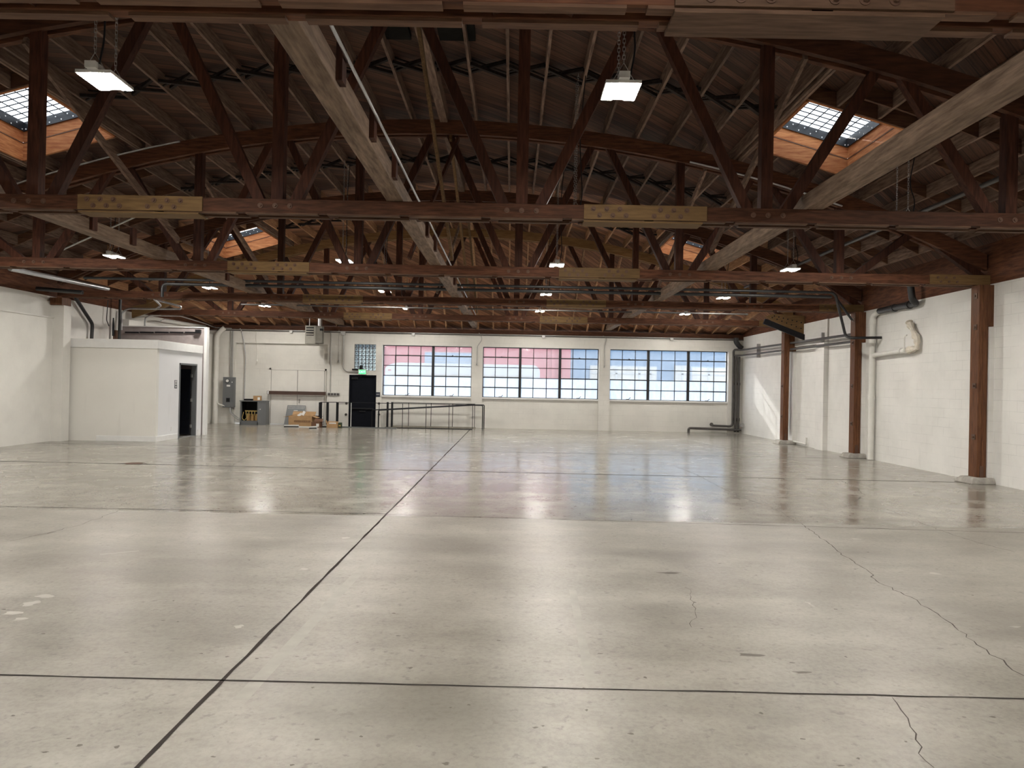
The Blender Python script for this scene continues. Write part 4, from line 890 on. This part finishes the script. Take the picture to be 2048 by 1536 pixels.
# open transformer cabinet
ca, cb = P(479.5, 843, 28.05), P(516, 843, 28.05); zc1 = P(500, 803, 28.05).z; cr = P(528, 845, 28.4)
YC = 28.05
t = thing('transformer_cabinet', ((ca.x+cb.x)/2, YC+.3, 0), 'dark grey floor cabinet with an open front showing copper bars and wiring', 'cabinet')
x0, x1, y0, y1 = ca.x, cb.x, YC, YC+.62; cr_x = cr.x+.1
m = MB(); m.box((x0, y0, 0), (x0+.04, y1, zc1)); m.box((x0, y1-.03, 0), (cr_x, y1, zc1)); m.box((x0, y0, .0), (x1, y1, .12)); m.box((x1-.04, y0, 0), (x1, y1, zc1)); m.prism([(x1, y0), (cr_x, y0+.25), (cr_x, y1), (x1, y1)], 0, zc1, 'z'); obj('cabinet_body', m, 'panel_grey', t)
m = MB(); m.prism([(x0-.02, y0-.02), (x1+.01, y0-.02), (cr_x+.02, y0+.24), (cr_x+.02, y1+.01), (x0-.02, y1+.01)], zc1, zc1+.035, 'z'); obj('lid', m, 'panel_grey', t)
m = MB(); m.box((x0+.02, y0+.005, .13), (x1-.02, y0+.02, .17)); obj('sill_rail', m, 'panel_dark', t)
m = MB(); m.box((x0+.04, y1-.035, .12), (x1-.04, y1-.03, zc1)); m.box((x0+.04, y0+.1, .12), (x0+.045, y1, zc1)); obj('dark_lining', m, 'black_metal', t)
m = MB(); m.box((x0+.14, y0+.16, .52), (x1-.06, y0+.20, .565)); obj('bus_bar', m, 'brass_yellow', t)
for k in range(5):
    xk = x0+.18+k*.115
    m = MB(); m.box((xk-.012, y0+.15, .40), (xk+.012, y0+.18, .53)); m.tube([(xk, y0+.17, .42), (xk+.02, y0+.14, .36), (xk, y0+.18, .30)], .011, 6, .03); obj('lead_wire', m, 'brass_yellow', t)
for k in range(3):
    xk = x0+.24+k*.17; m = MB(); m.cyl((xk, y0+.3, .13), (xk, y0+.3, .42), .075, 16); m.box((xk-.05, y0+.21, .16), (xk+.05, y0+.24, .36)); obj('coil', m, 'copper', t)
m = MB(); m.tube([(x0+.10, y0+.12, .50), (x0+.06, y0+.08, .25), (x0+.15, y0+.06, .16), (x0+.24, y0+.1, .28), (x0+.25, y0+.14, .45)], .012, 6, .08); obj('loop_cable', m, 'brass_yellow', t, smooth=True)
m = MB(); m.cyl((x1+.06, y0+.06, .62), (x1+.05, y0+.02, .62), .02, 10); obj('knob', m, 'caulk_white', t)
pipe([(P(462, 800, YB-.1).x, YB-.12, b.z+.01), (P(462, 800, YB-.1).x, YB-.14, .45), (x0-.18, y1-.3, .2), (x0+.01, y1-.3, .19)], .05, 'galvanized', 'bent silver flexible conduit linking the electrical panel to the open cabinet', 'conduit', .22)
pipe([onwall(480, 657, YB-.04), onwall(484, 664, YB-.04), onwall(487, 680, YB-.04), onwall(491, 707, YB-.04), onwall(491, 715, YB-.04), onwall(488.5, 800, YB-.04)], .02, 'galvanized', 'silver conduit kinking down the wall to the open cabinet', 'conduit', .1)
m = MB(); q = P(492, 800, 28.3); m.box((q.x-.05, 28.2, zc1+.037), (q.x+.30, 28.45, zc1+.10)); m.box((q.x+.30, 28.25, zc1+.037), (q.x+.42, 28.4, zc1+.075)); T1('black_tray', m, 'black_metal', 'flat black tray of parts on top of the open cabinet', 'tray')
def carton(name, cx, cy, z, w, d, h, rz, mat, label, flaps=(), tape=False, open_=True):
    t = thing(name, (cx, cy, z), label, 'box'); ca, sa = math.cos(rz), math.sin(rz)
    def tr(mb): mb.v = [(cx+x*ca-y*sa, cy+x*sa+y*ca, z+zz) for x, y, zz in mb.v]; return mb
    th = .008; m = MB(); m.box((-w/2, -d/2, 0), (w/2, d/2, th)); m.box((-w/2, -d/2, 0), (w/2, -d/2+th, h)); m.box((-w/2, d/2-th, 0), (w/2, d/2, h)); m.box((-w/2, -d/2, 0), (-w/2+th, d/2, h)); m.box((w/2-th, -d/2, 0), (w/2, d/2, h))
    if not open_: m.box((-w/2, -d/2, h-th), (w/2, d/2, h))
    obj('carton_body', tr(m), mat, t)
    for (sd, ang, ln) in flaps:
        m = MB(); c, s = math.cos(ang), math.sin(ang)
        if sd in 'FB':
            y0 = -d/2 if sd == 'F' else d/2; g = -1 if sd == 'F' else 1
            m.poly([(-w/2, y0, h), (w/2, y0, h), (w/2, y0+g*ln*c, h+ln*s), (-w/2, y0+g*ln*c, h+ln*s), (-w/2, y0, h+.006), (w/2, y0, h+.006), (w/2, y0+g*ln*c, h+ln*s+.006), (-w/2, y0+g*ln*c, h+ln*s+.006)], [(0, 1, 2, 3), (4, 5, 6, 7), (0, 1, 5, 4), (1, 2, 6, 5), (2, 3, 7, 6), (3, 0, 4, 7)])
        else:
            x0 = -w/2 if sd == 'L' else w/2; g = -1 if sd == 'L' else 1
            m.poly([(x0, -d/2, h), (x0, d/2, h), (x0+g*ln*c, d/2, h+ln*s), (x0+g*ln*c, -d/2, h+ln*s), (x0, -d/2, h+.006), (x0, d/2, h+.006), (x0+g*ln*c, d/2, h+ln*s+.006), (x0+g*ln*c, -d/2, h+ln*s+.006)], [(0, 1, 2, 3), (4, 5, 6, 7), (0, 1, 5, 4), (1, 2, 6, 5), (2, 3, 7, 6), (3, 0, 4, 7)])
        obj('flap', tr(m), mat, t)
    if tape:
        m = MB(); m.box((w*.1, -d/2-.003, h*.15), (w*.42, -d/2, h*.7)); obj('label_sticker', tr(m), 'paper', t)
    return t, tr
q = P(515, 800, 28.3); carton('cardboard_box', q.x, 28.3, zc1+.037, .28, .2, .19, .1, 'cardboard', 'small brown box sitting on top of the open cabinet', tape=True, open_=False)
# leaning grey panel
a, b = P(568.5, 848, 28.5), P(605.5, 848, 28.5); zt = P(587, 811, 28.55).z
t = thing('cover_panel', ((a.x+b.x)/2, 28.4, 0), 'dark grey slotted metal cover leaning against the painted double doors', 'panel')
m = MB(); yb0, yt0 = 28.45, YB+.07; wv = b.x-a.x
m.poly([(a.x, yb0, 0), (b.x, yb0, 0), (b.x, yt0, zt), (a.x, yt0, zt), (a.x, yb0+.03, 0), (b.x, yb0+.03, 0), (b.x, yt0+.012, zt), (a.x, yt0+.012, zt)], [(0, 1, 2, 3), (4, 5, 6, 7), (0, 1, 5, 4), (1, 2, 6, 5), (2, 3, 7, 6), (3, 0, 4, 7)]); obj('sheet', m, 'panel_grey', t)
for rr in (.84, .92):
    m = MB(); f = rr; yy = yb0+(yt0-yb0)*f
    for k in range(12): x = a.x+.06+k*(wv-.12)/11; m.box((x-.008, yy-.008, zt*f-.028), (x+.012, yy-.002, zt*f+.028))
    obj('slot_row', m, 'lamp_body', t)
m = MB(); yy = yb0+(yt0-yb0)*.73; m.box(((a.x+b.x)/2-.08, yy-.008, zt*.73-.022), ((a.x+b.x)/2+.08, yy-.002, zt*.73+.022)); obj('label_plate', m, 'paper', t)
# big box and friends
q = P(603, 842, 27.9)
t, tr = carton('cardboard_box', q.x, 27.95, 0, .92, .42, .40, -.03, 'cardboard', 'large open brown cardboard box in front of the leaning grey cover', flaps=(('L', -.25, .22), ('R', -.35, .2), ('B', .9, .2)))
m = MB(); m.box((-.24, -.213, .16), (.40, -.21, .235)); obj('printed_band', tr(m), 'cardboard_dark', t)
m = MB()
for k in range(16): m.box((-.22+k*.038, -.216, .17), (-.205+k*.038, -.213, .225))
obj('printed_marks', tr(m), 'cardboard', t)
q2 = P(600, 828, 27.9)
m = MB(); m.bar((q.x-.12, 27.8, .40), (q.x+.02, 27.85, .50), .02, .09); m.bar((q.x+.05, 27.85, .43), (q.x+.12, 27.9, .58), .05, .10); T1('packing_paper', m, 'paper', 'white crumpled packing pieces sticking out of the large open box', 'packing')
m = MB(); m.bar((q.x-.42, 27.9, .41), (q.x-.20, 27.95, .47), .22, .012, (0, 1, 0)); T1('cardboard_sheet', m, 'cardboard', 'torn brown cardboard sheet on the left rim of the large open box', 'cardboard')
q = P(632, 842, 27.95); q.x = P(632, 842, 28.4).x-.04; carton('cardboard_box', q.x, 28.42, 0, .26, .26, .32, .5, 'cardboard_dark', 'dark brown open box wedged right of the large open box', flaps=(('F', .5, .18), ('R', .3, .16), ('L', 1.0, .16)))
q = P(636, 852, 27.55); carton('cardboard_box', q.x, 27.38, 0, .34, .26, .21, -.15, 'cardboard_dark', 'small dark brown box with a white sticker in front of the larger boxes', flaps=(('R', .2, .1), ('B', 1.1, .12)), tape=True)
q = P(665.5, 853, 27.4); carton('cardboard_box', q.x, 27.35, 0, .40, .24, .15, .06, 'cardboard', 'small pale open box with raised left flap, rightmost of the cardboard boxes', flaps=(('L', 1.2, .13), ('B', 1.3, .08)))
m = MB(); m.box((q.x-.12, 27.3, .10), (q.x+.12, 27.42, .19)); T1('foam_insert', m, 'paper', 'pale foam block inside the rightmost small open box', 'packing')
q = P(680, 850, 27.5); m = MB(); m.box((q.x-.06, 27.42, 0), (q.x+.06, 27.6, .19)); t = T1('battery_case', m, 'green_dark', 'dark green case with a yellow patch beside the rightmost small box', 'case', bevel=.01); m = MB(); m.box((q.x-.03, 27.415, .05), (q.x+.045, 27.42, .10)); obj('yellow_label', m, 'brass_yellow', t)
for (u, v, ln, rz, lab) in ((583, 850, .55, .1, 'white and black foam strip on the floor in front of the leaning cover'), (626, 853, .28, .5, 'small white foam piece left of the small dark box'), (651, 850, .22, .1, 'white foam scrap between the two small boxes')):
    q = PF(u, v+4); m = MB(); y = min(q.y, 27.6); ca, sa = math.cos(rz)*ln/2, math.sin(rz)*ln/2
    m.bar((q.x-ca, y-sa, .035), (q.x+ca, y+sa, .045), .09, .03, (0, 0, 1)); t = T1('foam_strip', m, 'paper', lab, 'foam scrap'); m = MB(); m.bar((q.x-ca, y-sa-.02, .010), (q.x+ca, y+sa-.02, .012), .05, .02, (0, 0, 1)); obj('underside', m, 'black_metal', t)
a, b = PF(676, 855), PF(781, 862); m = MB(); m.bar((a.x, 27.62, .02), (b.x, 27.38, .02), .04, .035, (0, 0, 1)); T1('trim_bar', m, 'panel_dark', 'long dark metal bar lying on the floor in front of the exit door', 'bar')
m = MB(); a = PF(578, 856); m.bar((a.x, 27.25, .012), (a.x+.9, 27.2, .012), .05, .02, (0, 0, 1)); T1('trim_bar', m, 'caulk_white', 'pale thin strip lying on the floor in front of the large box', 'strip')

# railings around the sunken ramp -------------------------------------------
YN, YR = 27.78, 28.62
def post(x, y, z0, z1, r=.011, mat='black_metal'):
    m = MB(); m.box((x-r, y-r, z0), (x+r, y+r, z1)); return m
t = thing('guard_rail', (P(830, 850, YN).x, YN, 0), 'thin black guard rail along the near edge of the sunken ramp', 'railing')
zt = P(852, 808, YN).z
for u in (702, 758, 805, 852, 898, 945): obj('baluster', post(P(u, 830, YN).x, YN, 0, zt), 'black_metal' if u > 702 else 'lamp_body', t)
m = MB(); m.box((P(676, 830, YN).x, YN-.012, zt-.012), (P(946, 830, YN).x, YN+.012, zt+.012)); obj('top_rail', m, 'black_metal', t)
m = MB(); m.box((P(790, 830, YN).x, YN-.015, 0), (P(945, 830, YN).x, YN+.015, .03)); obj('bottom_rail', m, 'black_metal', t)
t = thing('guard_rail', (P(860, 850, YR).x, YR, 0), 'thin black guard rail along the wall side of the sunken ramp', 'railing')
zt = P(862, 806.5, YR).z
m = MB(); m.box((P(784, 845, YR).x, YR-.06, -.33), (P(951, 845, YR).x, YR+.17, .05)); struct('trim_10', m, 'concrete')
for u in (817, 862, 905, 949): obj('baluster', post(P(u, 830, YR).x, YR, .05, zt), 'black_metal', t)
m = MB(); m.box((P(784, 830, YR).x, YR-.012, zt-.012), (P(950, 830, YR).x, YR+.012, zt+.012)); obj('top_rail', m, 'black_metal', t)
def handrail(y, u0, v0, u1, v1, u2, ub, vb, lab):
    t = thing('handrail', (P(u0, v0, y).x, y, 0), lab, 'railing')
    a, b, c = P(u0, v0, y), P(u1, v1, y), P(u2, v1, y)
    m = MB(); m.tube([(a.x, y, 0), a, (c.x, y, a.z), P(ub, vb, y)+Vector((.15, 0, 0.01)), P(ub, vb, y), Vector((P(ub, vb, y).x, y, -.33))], .02, 8, .05); obj('bent_tube', m, 'black_metal', t, smooth=True)
handrail(YN+.10, 965.5, 811, 944, 811, 944, 757, 820.5, 'black sloping handrail nearer the camera beside the ramp')
handrail(YR-.12, 968.5, 810, 944, 809, 938, 744, 820, 'black sloping handrail nearer the windows beside the ramp')
t = thing('safety_railing', (P(657, 845, 28.3).x, 28.3, 0), 'frame of three thick black posts joined by a thin top rail beside the cardboard boxes', 'railing')
pp = []
for u, w_, y in ((640.6, .055, 28.25), (655, .04, 28.0), (674.5, .042, 28.5)):
    x = P(u, 830, y).x; z = P(u, 804.5, y).z; pp.append(Vector((x, y, z))); m = MB(); m.box((x-w_, y-w_, 0), (x+w_, y+w_, z)); obj('thick_post', m, 'black_metal', t)
m = MB(); m.bar(pp[0], pp[2], .03, .025); m.bar(pp[0], pp[1], .03, .025); m.bar(pp[2]+Vector((0, 0, -.06)), (P(702, 806, YN).x, YN, P(702, 807, YN).z), .015, .015); obj('top_rail', m, 'black_metal', t)
t = thing('end_railing', (P(779, 845, 28.6).x, 28.55, 0), 'pair of thick black posts with a pale cap at the head of the ramp', 'railing')
for u in (775, 784): x = P(u, 830, 28.55).x; m = MB(); m.box((x-.035, 28.5, -.0), (x+.035, 28.6, P(u, 804, 28.55).z)); obj('thick_post', m, 'black_metal', t)
a, b = P(773, 804, 28.55), P(786, 804, 28.55); m = MB(); m.box((a.x, 28.5, a.z), (b.x, 28.6, a.z+.03)); obj('cap', m, 'lamp_body', t)
m = MB(); m.box((P(771, 845, YR).x, 28.45, -.33), (P(790, 845, YR).x, YB, .0)); struct('trim_11', m, 'concrete')

# dark vent hatches up in the roof, drain lid, skylight extras
for (x, y, lab) in ((-1.95, 10.6, 'left'), (-.95, 10.6, 'right')):
    m = MB(); z = rb(x)+RD; m.box((x-.28, y-.42, z-.09), (x+.28, y+.42, z-.005)); T1('roof_hatch', m, 'dark_room', 'dark square hatch under the roof boards, %s of the thick centre rafter' % lab, 'hatch')
q = PF(268, 927); m = MB(); m.cyl((q.x, q.y, .0015), (q.x, q.y, .007), .16, 20); T1('floor_drain', m, 'rust', 'round dark drain lid in the floor on the left', 'drain')

# ================================================================ outside
m = MB(); m.box((-70, YB+.45, -.6), (70, 110, -.25)); struct('ground_street', m, 'asphalt')
YO = 45.0
xe = P(1141, 740, YO).x
t = thing('red_building', (xe-20, YO, -.25), 'pink red brick building across the street behind the white truck', 'building')
m = MB(); m.box((xe-45, YO, -.25), (xe, YO+12, 8)); obj('facade', m, 'red_wall', t)
a, b = P(850, 705, YO), P(1000, 740, YO); m = MB(); m.box((a.x, YO-.1, -.25), (P(962, 740, YO).x, YO, a.z)); sh = obj('roller_shutter', m, 'blue_shutter', t)
m = MB()
for k in range(14): z = 1.2+k*.2; m.box((a.x, YO-.12, z), (P(962, 740, YO).x, YO-.1, z+.03))
obj('slat_lines', m, 'truck_grey', sh)
m = MB(); m.box((xe-1.2, YO-.15, -.25), (xe-1.0, YO, 8)); m.box((xe-.7, YO-.12, -.25), (xe-.6, YO, 8)); obj('drain_pipe', m, 'red_wall', t)
m = MB(); m.box((P(764, 740, YO).x-3, YO-.2, -.25), (P(768, 740, YO).x, YO, 8)); obj('corner_strip', m, 'blue_shutter', t)
t = thing('blue_building', (xe+18, YO, -.25), 'pale blue building with long windows across the street', 'building')
m = MB(); m.box((xe, YO+.15, -.25), (xe+40, YO+12, 8)); obj('facade', m, 'blue_wall', t)
for (u0, u1, v0, v1, vs_) in ((1183, 1311, 733, 761, (1216, 1233, 1279, 1301)), (1352, 1377, 733, 763, (1365,)), (1384, 1452, 735, 764, (1418,))):
    a, b = P(u0, v0, YO), P(u1, v1, YO); f = MB(); f.box((a.x-.08, YO+.04, b.z-.08), (b.x+.08, YO+.15, a.z+.08)); fo = obj('window_frame', f, 'blue_shutter' if u0 > 1360 else 'truck_grey', t)
    m = MB(); m.box((a.x, YO+.02, b.z), (b.x, YO+.04, a.z)); obj('window_pane', m, 'pale_window', fo)
    m = MB()
    for u in vs_: x = P(u, 740, YO).x; m.box((x-.06, YO-.01, b.z), (x+.06, YO+.02, a.z))
    zm = (a.z+b.z)/2; m.box((a.x, YO-.01, zm-.05), (b.x, YO+.02, zm+.03)); obj('window_bars', m, 'truck_grey', fo)
# white bus-like truck
YT = 37.0; xa, xb = P(770, 740, YT).x, P(1080, 740, YT).x; zt = P(900, 727, YT).z
t = thing('box_truck', ((xa+xb)/2, YT+1.2, -.25), 'long white van with rounded ends parked across the street', 'vehicle')
zb0 = .25; n = 8; out = []
rr = .38
for (cx, cz, a0) in ((xb-rr, zt-rr, 0), (xa+rr*2.2, zt-rr, 90)):
    rx = rr if a0 == 0 else rr*2.2
    for i in range(n+1): t_ = math.radians(a0+90*i/n); out.append((cx+rx*math.cos(t_), cz+rr*math.sin(t_)))
out += [(xa, zb0), (xb, zb0)]
m = MB(); m.prism(out, YT, YT+2.3); obj('body', m, 'truck_white', t)
m = MB(); m.box((xa+.3, YT-.03, zt-.62), (xb-.4, YT, zt-.57)); m.box((xa+.3, YT-.02, .8), (xb-.1, YT, .86)); obj('side_trim', m, 'conduit', t)
a, b = P(1043, 752, YT), P(1066, 775, YT); m = MB(); m.box((a.x, YT-.02, b.z), (b.x, YT, a.z)); obj('side_window', m, 'truck_grey', t)
a, b = P(846, 748, YT), P(862, 753, YT); m = MB(); m.box((a.x-.2, YT-.15, b.z-.35), (b.x, YT-.0, b.z)); obj('side_mirror', m, 'truck_grey', t)
q = P(778, 740, YT); m = MB(); m.box((q.x-.05, YT-.015, q.z-.03), (q.x+.12, YT, q.z+.03)); obj('badge', m, 'red_wall', t)
for x in (xa+1.4, xb-1.6):
    for y in (YT+.05, YT+2.0): m = MB(); m.cyl((x, y, .12), (x, y+.25, .12), .37, 20); wh = obj('wheel', m, 'rubber', t); m = MB(); m.cyl((x, y-.01, .12), (x, y, .12), .2, 14); obj('hub', m, 'conduit', wh)
m = MB(); m.box((xe+.5, 39, -.25), (xe+9, 41, 1.2));
